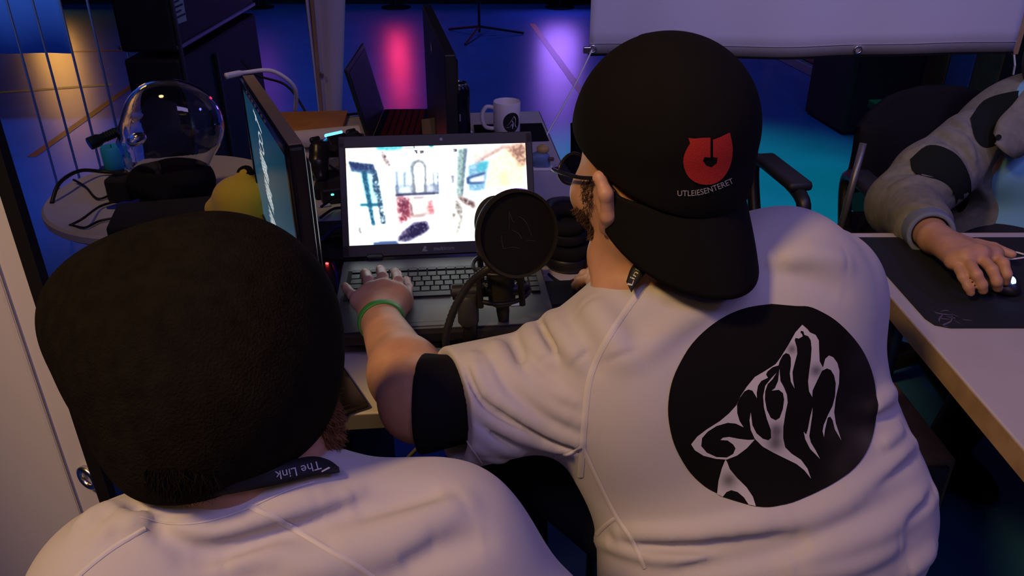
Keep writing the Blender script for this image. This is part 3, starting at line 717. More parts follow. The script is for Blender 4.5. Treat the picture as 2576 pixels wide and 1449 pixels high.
tag(MB().tube(spline([pk + A((-.03, -.03, .0)), pk, pk + A((.05, .02, -.002)), pk + A((.085, .04, -.04)), pk + A((.07, .08, -.10))], 8), [.0065] * 7 + [.0045] * 26, 8).build('white_cable', WHITEP, None, 0), 'white cable with a plug lying over the top of the slanted monitor', 'cable')

z2 = 1.118
n2 = on(1117, 138, z2); f2 = on(1062, 12, z2)
m2 = thing('monitor', 'dark monitor seen from behind, standing beside the can and the mug', 'monitor', (*((n2 + f2) / 2)[:2], .74))
dx = nrm(n2[:2] - f2[:2]); mw2 = np.linalg.norm(n2[:2] - f2[:2]); m2.rotation_euler.z = math.atan2(dx[1], dx[0])
h2 = .325; zb2 = z2 - .74 - h2
MB().box((0, .012, zb2 + h2 / 2), (mw2, .024, h2), bev=.003).build('housing', mat('charcoal_shell', (.022, .022, .023), .45, noise=.15), m2)
MB().box((0, .0265, zb2 + h2 / 2), (mw2 - .02, .003, h2 - .03)).build('screen', mat('off_screen', (.01, .01, .012), .12), m2)
zz = zb2 + h2 - .055; xx = -mw2 * .05
MB().add([(xx - .02, -.001, zz), (xx, -.001, zz + .014), (xx + .02, -.001, zz), (xx, -.001, zz - .014)], [(0, 1, 2, 3)]).build('silver_emblem', WHITEP, m2)
MB().tube([(-.02, .0, 0.012), (-.06, -.012, zb2 + .09)], [.03, .02], 8).box((-.02, -.01, .008), (.18, .15, .016), bev=.006).build('stand_foot', mat('tan_stand', (.22, .16, .08), .4), m2)

# ================================================================== second laptop beyond, with red keys
ha, hb = A((-.395, 2.19, .762)), A((-.405, 2.53, .762)); 
l2 = thing('laptop', 'open dark laptop with red lit keys beyond the bright laptop screen', 'laptop', (-.40, 2.36, .74), R(1.5))
MB().box((.115, 0, .012), (.23, .345, .022), bev=.005).build('base', BLACK, l2)
lidm = mat('green_black_lid', (.008, .022, .018), .42)
Mt = Matrix.Translation((0.002, 0, .022)) @ Matrix.Rotation(R(-13), 4, 'Y')
MB().box(Mt @ Vector((-.004, 0, .105)), (.008, .345, .21), Mt.to_3x3(), .003).build('lid', lidm, l2)
MB().box(Mt @ Vector((.0006, 0, .108)), (.001, .31, .175), Mt.to_3x3()).build('screen', mat('green_black_screen', (.005, .020, .015), .45, spec=.3), l2)
b = MB()
for i in range(6):
    for j in range(15): b.box((.03 + i * .019, -.145 + j * .0205, .0245), (.014, .016, .003))
kb = b.build('keyboard', mat('red_backlit_key', (.03, .004, .006), .5, emit=(1, .03, .06), es=.006), l2); kb['kind'] = 'stuff'
MB().box((.02, -.155, .029), (.006, .008, .012)).box((.03, -.163, .026), (.09, .006, .006), Matrix.Rotation(R(35), 3, 'Z')).build('red_light_bar', LED('red_led_bar', (1, .05, .05), 3), l2)

# ================================================================== mug, can, mats
mp = on(1275, 336, .746)
tag(MB().box((0, 0, 0), (.21, .17, .004), bev=.0015).build('mouse_mat', BLKCL, None), 'small black mouse mat under the white mug', 'mouse mat')
mm = bpy.data.objects['mouse_mat']; mm.location = (mp[0] + .01, mp[1] + .02, .7425); mm.rotation_euler.z = R(5)
mg = thing('mug', 'white mug with a black round wolf emblem', 'mug', (mp[0], mp[1], .7447))
CER = mat('white_ceramic', (.80, .77, .74), .2)
MB().lathe([(.001, 0), (.036, 0), (.039, .004), (.040, .095), (.0385, .098), (.036, .095), (.0355, .008), (.001, .006)], None, 40).build('cup', CER, mg, 40)
MB().tube(spline([(-.036, -.004, .080), (-.060, -.008, .082), (-.072, -.01, .055), (-.062, -.008, .024), (-.036, -.004, .018)], 6), .0062, 10).build('handle', CER, mg, 0)
def on_cup(x, z, rr=.0403): a = R(-68) + x / .04; return (rr * math.cos(a), rr * math.sin(a), z)
b = MB(); n_ = 24
ring = [[on_cup(.026 * rr * math.cos(2 * math.pi * k / n_), .045 + .029 * rr * math.sin(2 * math.pi * k / n_)) for k in range(n_ + 1)] for rr in (.01, .35, .7, 1)]
b.grid(ring); b.build('round_emblem', mat('black_print', (.008, .008, .009), .5), mg, 0)
b = MB()
for seg in ([(-.02, -.012), (-.01, -.004), (-.002, .006), (.006, .018)], [(.006, .018), (.012, .008), (.010, -.006), (.014, -.016)], [(-.016, -.014), (-.006, -.012), (0, -.004), (.002, -.018)], [(.0, .006), (.004, -.002), (.004, -.012)]):
    P_ = spline([A(p) for p in seg], 5)
    b.grid([[on_cup(p[0] + d_ * .0009, .045 + p[1] + d_ * .0006, .0406) for d_ in (-1, 1)] for p in P_])
b.build('wolf_lines', mat('white_print', (.7, .7, .7), .5), mg, 0)
cp = on(1156, 352, .74)
cn = thing('drink_can', 'tall dark drink can with a silver rim behind the far monitor', 'can', (cp[0], cp[1], .74))
MB().lathe([(.001, .004), (.024, 0), (.0265, .006), (.033, .016), (.033, .146), (.031, .154), (.027, .160)], None, 36).build('body', mat('black_can', (.012, .014, .03), .22, .6), cn, 40)
MB().lathe([(.027, .160), (.0275, .164), (.0265, .166), (.025, .163), (.001, .162)], None, 36).build('lid', STEEL, cn, 40)
MB().box((0, -.0335, .075), (.016, .0012, .02)).box((-.008, -.0335, .050), (.02, .0012, .004)).build('label_print', mat('grey_print', (.35, .35, .38), .5), cn)
for k, (pts, rad) in enumerate([([on(1135, 320, .76), on(1150, 312, .77), on(1172, 318, .765), on(1190, 338, .748)], .003)]):
    tag(MB().tube(spline(pts, 8), rad, 7).build('white_cable', WHITEP, None, 0), 'short white cable arching beside the can', 'cable')

# ================================================================== rolled papers, game controller
def roll(p, q, r, label):
    t = thing('paper_roll', label, 'paper roll'); p, q = Vector(p), Vector(q)
    M = Matrix.Translation(p) @ (q - p).to_track_quat('Z', 'Y').to_matrix().to_4x4(); L_ = (q - p).length
    MB().lathe([(r * .75, 0), (r, 0), (r, L_), (r * .75, L_), (r * .75, L_ * .98)], M, 28, True).build('tube', mat('roll_paper', (.62, .57, .56), .7), t, 40)
    M2 = M; b = MB(); rows = []
    for i in range(14):
        a = i / 13 * 5.5; rr = r * (.35 + .38 * i / 13); rows.append([M2 @ Vector((rr * math.cos(a), rr * math.sin(a), z)) for z in (.002, L_ - .002)])
    b.grid(rows, .0006).build('inner_wrap', MATS['roll_paper'], t, 0)
roll(on(735, 352, .775) + A((0, 0, 0)), on(905, 336, .775), .024, 'long white paper roll lying behind the game controller')
roll(on(757, 425, .770), on(838, 395, .770), .027, 'short white paper roll under the game controller')
gcp = on(848, 385, .815)
gc = thing('game_controller', 'black game controller with a glowing blue light bar on the paper rolls', 'controller', (gcp[0], gcp[1], .825), R(40)); gc.rotation_euler.x = R(42)
s = SDF().ell((0, 0, .015), (.052, .030, .017), k=.01)
for sx in (-1, 1): s.chain([(sx * .05, .002, .012), (sx * .066, -.03, .008), (sx * .074, -.062, .0)], [.025, .022, .015], .012)
body('shell', s, (-.11, -.10, -.03), (.11, .05, .05), .003, mat('controller_black', (.015, .015, .016), .3), gc)
for sx in (-.03, .03):
    MB().lathe([(.007, .026), (.007, .036), (.0105, .038), (.010, .041), (.001, .040)], Matrix.Translation((sx, -.016, 0)), 18).build('thumb_stick', RUBBER, gc, 40)
MB().box((0, .010, .030), (.052, .026, .004), bev=.002).build('touch_pad', BLACK, gc)
MB().box((0, .031, .022), (.048, .006, .008), bev=.002).build('light_bar', LED('blue_led', (.05, .35, 1), 6), gc)
for k in range(4): MB().cyl((.056 + .011 * math.cos(k * 1.571), .006 + .011 * math.sin(k * 1.571), .026), (.056 + .011 * math.cos(k * 1.571), .006 + .011 * math.sin(k * 1.571), .0315), .0045, n=12).build('button', DGREY, gc, 40)
MB().box((-.056, .006, .0285), (.024, .008, .004), bev=.001).box((-.056, .006, .0285), (.008, .024, .004), bev=.001).build('direction_pad', DGREY, gc)
for sx in (-.05, .05): MB().box((sx, .030, .016), (.026, .012, .014), bev=.004).build('trigger', BLACK, gc)
st_ = MB().box((0, 0, 0), (.15, .12, .035), bev=.006).build('console_box', BLACKM, None); st_.location = (gcp[0] + .03, gcp[1] - .06, .7575); st_.rotation_euler.z = R(8)
tag(st_, 'flat black box with small blue lights under the game controller', 'box')
for dx_, dy_ in ((.02, -.062), (.055, -.062)): MB().box((dx_, dy_, .004), (.016, .003, .012), bev=.001).build('indicator_light', LED('blue_dim_led', (.1, .15, 1), 2.0), st_)

# ================================================================== boxes and cables to the left of the laptop
def brick(name, u, v, z, size, rz, label, m=BLACK, leds=()):
    p = on(u, v, z); o = MB().box((0, 0, size[2] / 2), size, bev=.006).build(name, m, None); o.location = (p[0], p[1], z); o.rotation_euler.z = R(rz)
    tag(o, label, name.replace('_', ' '))
    for (x, y, zz, c_, e, r_) in leds: MB().box((x, y, zz), (r_, r_ * .6, r_ * .6), bev=r_ * .2).build('indicator_light', LED('led_' + c_, {'g': (.1, 1, .1), 'r': (1, .05, .05), 't': (.1, 1, .6), 'b': (.1, .3, 1)}[c_], e), o)
    return o
brick('power_adapter', 866, 500, .74, (.11, .055, .04), 20, 'black power adapter with a small green light, left of the screen', BLACK, [(-.03, -.028, .025, 't', 3, .007)])
brick('network_switch', 858, 600, .74, (.14, .08, .028), 8, 'flat black network box beside the lid of the laptop')
brick('usb_hub', 852, 668, .74, (.10, .05, .024), -12, 'black hub with a tiny red light by the hinge of the laptop', BLACK, [(-.012, -.026, .016, 'r', 6, .006)])
brick('memory_card', 815, 517, .741, (.030, .022, .003), 25, 'small pale blue card lying between the cables', mat('pale_blue_card', (.45, .5, .8), .4))
CB = mat('cable_black', (.012, .012, .014), .45); CBB = mat('cable_blue', (.02, .03, .20), .45)
cabs = [
 ([(810, 400), (850, 430), (890, 440)], .78, CB, 'black cable looping under the game controller'),
 ([(808, 520), (845, 498), (895, 490), (930, 480)], .765, CB, 'black cable crossing above the pale blue card'),
 ([(806, 548), (840, 525), (880, 522), (920, 512)], .758, CB, 'black cable just below the pale blue card'),
 ([(800, 578), (838, 572), (880, 560), (915, 552)], .752, CB, 'black cable running straight behind the laptop lid'),
 ([(806, 606), (835, 580), (862, 566), (900, 558)], .778, CBB, 'dark blue cable arching over the flat network box'),
 ([(812, 625), (845, 645), (870, 672), (884, 720)], .752, CB, 'black cable curving round the red lit hub'),
 ([(832, 640), (846, 690), (850, 740), (838, 800), (830, 840)], .756, CBB, 'dark blue cable hanging down past the hub'),
 ([(862, 660), (862, 720), (852, 790), (846, 850)], .758, CB, 'thick black cable down the left side of the laptop'),
 ([(872, 670), (874, 740), (860, 800), (858, 860)], .760, CB, 'thin black cable close to the left side of the laptop'),
 ([(812, 690), (830, 730), (838, 770), (868, 800)], .747, CB, 'black cable bending towards the side sockets'),
 ([(805, 745), (842, 742), (866, 756)], .747, CB, 'short black cable left of the thumb'),
 ([(830, 850), (850, 845), (880, 838)], .760, CB, 'black cable ending at the lower side socket'),
]
for pts, z, m_, lb in cabs:
    zz = [z + .006 * math.sin(3 * i) for i in range(len(pts))]
    tag(MB().tube(spline([on(p[0], p[1], zz[i]) for i, p in enumerate(pts)], 8), .0032 if 'thick' not in lb else .0045, 7).build('cable', m_, None, 0), lb, 'cable', 'cables beside the laptop')
for k, (u, v, lb) in enumerate(((864, 795, 'metal cable plug in the upper side socket of the laptop'), (868, 826, 'metal cable plug in the lower side socket of the laptop'))):
    p = on(u, v, .778); t = thing('cable_plug', lb, 'plug', p, R(7))
    MB().box((-.012, 0, 0), (.034, .017, .009), bev=.002).build('grip', mat('olive_metal', (.30, .26, .14), .35, .7) if k == 0 else BLACK, t)
    MB().box((.012, 0, 0), (.016, .012, .005), bev=.001).build('metal_shell', mat('gold_metal', (.75, .55, .2), .25, 1), t)
# gold phone
pa, pb_, pcn = on(930, 1022, .7455), on(846, 896, .7455), on(862, 1040, .7455)
ey_ = nrm(pb_ - pa); ex_ = A((-ey_[1], ey_[0], 0)); ex_ = ex_ if ex_ @ (pcn - pa) > 0 else -ex_
ph = thing('phone', 'gold mirrored phone lying face up near the desk edge', 'phone', pa + ey_ * .072 + ex_ * .036, math.atan2(ey_[1], ey_[0]) - R(90))
MB().box((0, 0, .0), (.072, .146, .008), bev=.003).build('case', mat('phone_edge', (.02, .018, .016), .25), ph)
MB().box((0, 0, .0042), (.067, .140, .0008), bev=.0003).build('glass', mat('gold_glass', (.75, .52, .12), .10, 1), ph)
# external drive with a green light, right of the laptop
dv = brick('external_drive', 1415, 768, .74, (.085, .10, .028), 5, 'black drive with a green light right of the laptop', BLACK, [(-.012, -.051, .016, 'g', 9, .006)])
tag(MB().tube(spline([on(1380, 690, .745), on(1400, 705, .75), on(1425, 718, .748), on(1445, 730, .745)], 6), .003, 7).build('cable', CB, None, 0), 'black mouse cable right of the laptop', 'cable')

# ================================================================== microphone with pop filter
mi = thing('microphone', 'black studio microphone with a round pop filter on a desk stand', 'microphone', on(1181, 893, .74))
o_ = on(1181, 893, .74); L3 = lambda p: A(p) - o_
MB().lathe([(.001, 0), (.055, 0), (.055, .008), (.02, .014), (.013, .02)], None, 36).build('base', BLACK, mi, 40)
ptop = L3(aty(1186, 735, o_[1] + .01))
MB().cyl((0, 0, .012), ptop, .0125).build('stand_tube', BLACK, mi, 0)
MB().lathe([(.0135, .06), (.017, .065), (.017, .11), (.0135, .115)], None, 20).build('stand_collar', DGREY, mi, 40)
ym = 1.16
mb0, mb1 = L3(aty(1264, 765, ym)), L3(aty(1247, 545, ym))
ax_ = nrm(mb1 - mb0)
MB().tube([mb0, mb0 + ax_ * .006, mb0 + ax_ * .1, mb0 + ax_ * .105], [.015, .022, .023, .023], 28).build('body', BLACKM, mi, 40)
s = SDF().ell(mb1 - ax_ * .012, (.034, .034, .045), np.array([nrm(np.cross(ax_, (0, 1, 0))), nrm(np.cross(ax_, np.cross(ax_, (0, 1, 0)))), ax_]))
body('foam_head', s, mb1 - .08, mb1 + .08, .004, mat('foam_black', (.012, .013, .012), .9, bump=.6, bscale=500), mi)
mc = mb0 + ax_ * .045
for hgt, rr in ((.0, .045), (.05, .042)):
    e1 = nrm(np.cross(ax_, (0, 1, 0))); e2 = np.cross(ax_, e1)
    MB().tube([mc + ax_ * (hgt - .02) + (e1 * math.cos(a) + e2 * math.sin(a)) * rr for a in [k * math.pi / 16 for k in range(32)]], .0035, 8, closed=True).build('shock_ring', BLACK, mi, 0)
for k in range(4):
    a = R(45 + 90 * k); d1 = e1 * math.cos(a) + e2 * math.sin(a)
    MB().cyl(mc - ax_ * .03 + d1 * .047, mc + ax_ * .038 + d1 * .045, .005, n=10).build('shock_post', BLACK, mi, 40)
    MB().tube([mc - ax_ * .02 + d1 * .045, mc - ax_ * .032 + d1 * .022], .003, 6).build('elastic_band', RUBBER, mi)
MB().tube([ptop, mc - ax_ * .02 - e1 * .045 + A((0, 0, .0))], .009, 10).build('yoke', BLACK, mi, 0)
MB().tube([ptop + A((-.03, 0, .0)), ptop + A((.02, 0, .004))], [.013, .011], 12).build('clamp_knob', RUBBER, mi, 40)
cpf = L3(C(1301, 588, 1.17)); npf = nrm((.42, -.86, .30)); rpf = .0635
Mp = Matrix.Translation(Vector(cpf)) @ Vector(npf).to_track_quat('Z', 'Y').to_matrix().to_4x4()
MB().lathe([(rpf - .004, -.006), (rpf, -.006), (rpf + .0015, 0), (rpf, .006), (rpf - .004, .006)], Mp, 56, True).build('filter_rim', mat('rim_black', (.014, .014, .012), .3), mi, 40)
scn = MB().lathe([(.001, .001), (rpf - .003, .001), (rpf - .003, -.001), (.001, -.001)], Mp, 48).build('filter_mesh', mat('filter_cloth', (.006, .006, .007), .85, bump=.3, bscale=900, spec=.2), mi, 40)
b = MB()
def fz(x, y): return Mp @ Vector((x, y, .0016))
# faint print on the mesh; local frame spun so that it stands upright to the viewer
tx = Vector(Mp.to_3x3().inverted() @ Vector((1, 0, 0))); ty = Vector(Mp.to_3x3().inverted() @ Vector((0, 0, 1)))
for seg in ([(-.028, -.022), (-.028, -.002), (-.014, .008), (-.010, .034)], [(-.010, .034), (-.004, .018), (.006, .026), (.018, .016), (.024, -.004)], [(-.028, -.022), (-.01, -.020), (0, -.022), (.012, -.012), (.03, -.012)], [(-.008, .006), (.002, .0), (.006, -.008)], [(.024, -.004), (.012, -.012)]):
    P_ = spline([A(p) for p in seg], 5)
    def xy(p, k):
        q_ = tx * p[0] + ty * p[1]; return (q_.x + k * .0004, q_.y + k * .0003)
    b.grid([[fz(*xy(p, k)) for k in (-1, 1)] for p in P_])
b.build('filter_print', mat('faint_print', (.030, .029, .028), .7), scn, 0)
gk = [L3(C(1128, 905, 1.27)), L3(C(1122, 850, 1.25)), L3(C(1142, 780, 1.235)), L3(C(1180, 715, 1.22)), L3(C(1222, 680, 1.20)), cpf + A((-.03, .01, -.05))]
gp = spline(gk, 14); b = MB().tube(gp, [.0058 + .0009 * (i % 2) for i in range(len(gp))], 10); b.build('gooseneck', RUBBER, mi, 0)
MB().box(gk[0], (.05, .03, .03), bev=.006).build('gooseneck_clamp', BLACK, mi)
MB().tube([mb0, mb0 - ax_ * .012, mb0 - ax_ * .035], [.011, .011, .0085], 12).build('cable_plug', BLACK, mi, 40)
tag(MB().tube(spline([o_ + mb0 - ax_ * .034, o_ + mb0 + A((-.003, -.005, -.05)), on(1225, 850, .75), on(1195, 875, .744), on(1120, 880, .744)], 8), .0032, 7).build('cable', CB, None, 0), 'black cable hanging from the foot of the microphone', 'cable')
tag(MB().tube(spline([on(1022, 822, .768), on(1090, 838, .76), on(1150, 850, .755), on(1168, 856, .75)], 8), .0016, 6).build('wire', mat('grey_wire', (.30, .28, .25), .4, .3), None, 0), 'thin grey wire from the wrist to the microphone stand', 'wire')

# ================================================================== headphones right of the microphone
hp = on(1428, 668, .74)
hd = thing('headphones', 'big black headphones lying on the desk behind the microphone', 'headphones', (hp[0], hp[1], .74), R(-12))
def cup(z0, dx_, dy_, tilt, parent):
    M = Matrix.Translation((dx_, dy_, z0)) @ Matrix.Rotation(R(tilt), 4, 'X')
    MB().lathe([(.001, 0), (.040, 0), (.046, .006), (.046, .022), (.043, .026)], M, 32).build('ear_shell', BLACK, parent, 40)
    MB().lathe([(.022, .026), (.043, .026), (.048, .032), (.048, .042), (.042, .050), (.030, .050), (.022, .044)], M, 32, True).build('ear_cushion', BLKCL, parent, 0)
cup(.002, 0, 0, 0, hd); cup(.062, -.004, .012, 12, hd)
MB().tube(spline([(.048, .0, .02), (.075, .07, .03), (.05, .15, .05), (-.02, .165, .07), (-.055, .10, .088), (-.05, .03, .085)], 8), .011, 10).build('headband', RUBBER, hd, 0)
MB().tube(spline([(.04, .08, .046), (.03, .135, .062), (-.015, .145, .078)], 6), .010, 8).build('headband_pad', mat('blue_foam', (.05, .04, .45), .8), hd, 0)
for p_ in ((.046, 0, .018), (-.046, .024, .085)): MB().box(p_, (.014, .03, .022), bev=.004).build('ear_yoke', DGREY, hd)
tb = brick('sunglasses_case', 1478, 668, .74, (.05, .10, .03), 40, 'dark maroon case lying above the hand on the red mouse', mat('maroon_gloss', (.06, .015, .015), .25))
# small blue and white figurine right of the laptop lid
fp = on(1362, 425, .74); fg = thing('figurine', 'small blue and white figurine with a yellow patch beside the laptop screen', 'figurine', (fp[0], fp[1], .74)); fg.scale = (.8, .8, .62)
s = SDF().ell((0, 0, .05), (.026, .022, .030), k=.01).cone((-.014, 0, .012), (-.012, 0, .04), .013, .012).cone((.016, 0, .012), (.012, 0, .04), .013, .012).cone((-.02, 0, .06), (-.034, -.006, .05), .009)
body('body', s, (-.06, -.05, -.004), (.06, .05, .13), .003, mat('figure_blue', (.14, .24, .42), .4), fg)
s = SDF().ell((.004, 0, .088), (.021, .02, .02)); body('cap', s, (-.04, -.04, .05), (.05, .04, .12), .003, mat('figure_yellow', (.6, .42, .12), .4), fg)
MB().box((0, 0, .006), (.075, .045, .012), bev=.004).build('white_foot', WHITEP, fg); MB().box((.03, -.015, .05), (.02, .012, .016), bev=.004).build('brown_patch', mat('figure_brown', (.12, .07, .05), .5), fg)

# ================================================================== things on the round table
ghp = on(440, 505, .70)
GL = mat('clear_glass', (.93, .95, 1.0), .02, trans=1.0, ior=1.45)
yg = ghp[1]
gl = thing('glass_head', 'clear glass display head on the round table, facing left', 'display head', (ghp[0], ghp[1], .70))
def gp_(u, v): return aty(u, v, yg) - A((ghp[0], ghp[1], .70))
k_ = 2.0 / FPX
s = SDF(); s.ell(gp_(437, 312), (.118, .085, .108), k=.03).ell(gp_(362, 370), (.052, .058, .070), k=.04).cone(gp_(455, 400), gp_(455, 500), .062, .072, k=.04)
s.cone(gp_(320, 325), gp_(307, 360), .008, .014, k=.014).cone(gp_(338, 390), gp_(334, 400), .012, k=.012).ell(gp_(345, 418), (.028, .034, .026), k=.02).ell(gp_(330, 318), (.018, .05, .014), k=.015).ell(gp_(345, 350), (.016, .03, .010), k=.012, op='s')
s.plane((0, 0, .006), (0, 0, -1))
gho = body('glass_shell', s, (-.2, -.14, 0), (.2, .14, .40), .0045, GL, gl)
md = gho.modifiers.new('wall', 'SOLIDIFY'); md.thickness = .004; md.offset = -1
s = SDF(); ctr = gp_(450, 490)
s.ell(ctr + A((0, 0, .03)), (.094, .088, .062), k=.03).ell(ctr + A((-.075, -.02, .045)), (.03, .05, .035), k=.03).ell(ctr + A((.05, -.03, .06)), (.05, .06, .03), k=.03)
s.plane((0, 0, .004), (0, 0, -1))
nw = thing('neck_wrap', 'black cloth wrap heaped round the neck of the glass head', 'cloth', (ghp[0], ghp[1], .70))
s.fold([ctr + A((-.1, -.06, .06)), ctr + A((0, -.10, .02)), ctr + A((.09, -.05, .06))], .008, .014)
sub = SDF(); sub.p = list(s.p); s.cone(gp_(455, 400), gp_(455, 520), .060, .070, .004, 's') if 0 else None
body('cloth', s, (-.2, -.16, -.02), (.2, .16, .2), .005, BLKCL, nw)
bx_ = MB().box((0, 0, .024), (.24, .15, .045), bev=.008).build('amplifier_box', BLACKM, None); q_ = on(430, 575, .70); bx_.location = (q_[0], q_[1], .7005); bx_.rotation_euler.z = R(14)
tag(bx_, 'flat black box on the round table in front of the glass head', 'box')
q_ = on(333, 515, .70)
tag(MB().prism([(-.05, -.03), (.04, -.03), (.045, .03), (-.005, .035)], 0, .006, Matrix.Translation((q_[0], q_[1], .7005))).build('blue_card', mat('deep_blue_card', (.02, .03, .42), .45), None), 'deep blue card at the front of the round table', 'card')
q_ = on(292, 424, .70); cd = thing('candle', 'turquoise pillar candle beside the face of the glass head', 'candle', (q_[0], q_[1], .7005))
MB().lathe([(.001, 0), (.027, 0), (.0285, .003), (.0285, .060), (.026, .064), (.012, .061), (.001, .060)], None, 32).build('wax', mat('turquoise_wax', (.02, .40, .65), .5, sss=.2), cd, 40)
MB().cyl((0, 0, .059), (0, 0, .068), .0012, n=6).build('wick', BLACK, cd)
MB().lathe([(.001, 0), (.040, 0), (.043, .003), (.001, .0031)], None, 32).build('coaster', BLACK, cd, 40)
cd.location.z = .7008
q_ = aty(225, 362, yg - .02); q2 = aty(298, 330, yg + .03)
fl_ = thing('flashlight', 'black flashlight propped up behind the turquoise candle', 'flashlight')
d_ = nrm(q2 - q_)
MB().tube([q_, q_ + d_ * .022, q_ + d_ * .03, q2], [.0155, .0155, .0115, .0115], 20).build('barrel', mat('teal_black_metal', (.012, .03, .035), .35, .5), fl_, 40)
MB().cyl(q_ - d_ * .0015, q_ + d_ * .003, .0145, n=20).build('lens', MATS['lens_glass'], fl_, 40)
for k in range(5): MB().tube([q_ + d_ * (.040 + k * .006), q_ + d_ * (.042 + k * .006)], .0125, 16).build('grip_ring', BLACK, fl_, 40)
bb = MB().box((0, 0, .0), (.06, .05, .062), bev=.008).build('support_block', BLACKM, None); bb.location = (((q_ + q2) / 2)[0] + .012, ((q_ + q2) / 2)[1], .7315); tag(bb, 'small black block under the flashlight', 'block')
for pts, lb in (([(130, 512, .70), (150, 460, .735), (200, 430, .735), (260, 432, .712), (345, 440, .712)], 'thick black cable curling over the rim of the round table'),
                ([(185, 452, .712), (215, 470, .706), (248, 500, .706), (300, 478, .706), (345, 460, .706)], 'thin black cable zigzagging across the round table'),
                ([(145, 580, .66), (200, 555, .72), (250, 520, .708), (300, 502, .708), (340, 470, .706)], 'black cable hanging over the front of the round table'),
                ([(185, 568, .70), (215, 572, .706), (250, 556, .706), (290, 548, .708)], 'short black cable at the front of the round table')):
    tag(MB().tube(spline([on(*p) for p in pts], 8), .0050 if 'thick' in lb else .003, 7).build('cable', CB, None, 0), lb, 'cable')
# plain yellow soft toy behind the monitor
yp = on(588, 575, .74)
yt = thing('soft_toy', 'plain yellow plush toy between the glass head and the slanted monitor', 'soft toy', (yp[0], yp[1], .7405))
Y = lambda u, v: aty(u, v, yp[1]) - A((yp[0], yp[1], .7405))
s = SDF(); s.ell(Y(612, 500), (.066, .055, .052), k=.03).ell(Y(620, 560), (.06, .055, .06), k=.03).cone(Y(585, 525), Y(540, 525), .026, .021, k=.02).cone(Y(625, 470), Y(617, 445), .022, .018, k=.015).plane((0, 0, .002), (0, 0, -1))
body('plush_body', s, (-.16, -.1, -.01), (.13, .1, .2), .004, mat('yellow_plush', (.80, .56, .03), .9, bump=.4, bscale=300, sheen=.3), yt)
MB().lathe([(.001, .006), (.012, .006), (.017, .001), (.018, -.006)], Matrix.Translation(Vector(Y(616, 432))) @ Matrix.Rotation(R(30), 4, 'X'), 24).build('black_tip', BLKCL, yt, 0)
# dark cable heap and bag behind the monitor
q_ = aty(650, 190, 2.75); 
tag(MB().tube(spline([q_ + A((-.05, 0, .05)), q_, aty(720, 215, 2.72), aty(765, 275, 2.68), aty(790, 330, 2.62)], 8), .004, 7).build('cable', CB, None, 0), 'black cable drooping from the tall case to the banner pole', 'cable')
tag(MB().tube(spline([on(800, 312, .75), on(830, 300, .75), on(880, 288, .75), on(925, 284, .75)], 8), .004, 7).build('cable', CB, None, 0), 'black cable along the far edge of the long desk', 'cable')
tag(MB().tube(spline([on(965, 285, .75), on(1000, 280, .755), on(1035, 285, .75), on(1020, 300, .75)], 8), .003, 7).build('cable', CB, None, 0), 'thin black cable behind the red lit keys', 'cable')
# computer under the long desk
pcx = aty(815, 1150, 1.22)
pcu = thing('computer_tower', 'black computer tower with a red light under the long desk', 'computer', (pcx[0] - .05, 1.47, 0))
MB().box((0, 0, .27), (.20, .46, .50), bev=.008).build('case', BLACKM, pcu)
MB().box((0, -.235, .27), (.18, .012, .48), bev=.004).build('front_panel', BLACK, pcu)
lz = aty(825, 1135, 1.225); MB().lathe([(.001, .004), (.004, .003), (.0055, 0)], Matrix.Translation(Vector((lz[0] - pcx[0] + .05, -.242, lz[2]))) @ Matrix.Rotation(R(90), 4, 'X'), 14).build('power_light', LED('red_hot_led', (1, .07, .02), 14), pcu)
for x in (-.08, .08):
    for y in (-.2, .2): MB().cyl((x, y, 0), (x, y, .022), .015, n=12).build('foot', RUBBER, pcu, 40)
a_, b_ = aty(1086, 1088, 1.0), aty(1000, 1182, 1.02)
tag(MB().tube(spline([a_ + A((.06, .05, .05)), a_, b_, b_ + A((-.05, .03, -.10)), A((b_[0] - .08, 1.1, .006))], 8), .0032, 6).build('cable', mat('grey_cable', (.16, .15, .14), .5), None, 0), 'grey cable slanting under the front edge of the long desk', 'cable')
# wooden box and things under the right desk
q_ = on(2330, 1200, 0)
wb = thing('wooden_box', 'brown wooden loudspeaker box on the floor under the right desk', 'box', (.845, 1.545, 0), R(2))
MB().box((0, 0, .155), (.25, .30, .29), bev=.006).build('cabinet', WOOD, wb)
MB().box((0, -.154, .155), (.22, .012, .26), bev=.004).build('grille', mat('grey_grille', (.10, .10, .10), .6, bump=.5, bscale=400), wb)
for x in (-.10, .10):
    for y in (-.12, .12): MB().cyl((x, y, 0), (x, y, .012), .014, n=12).build('foot', RUBBER, wb, 40)

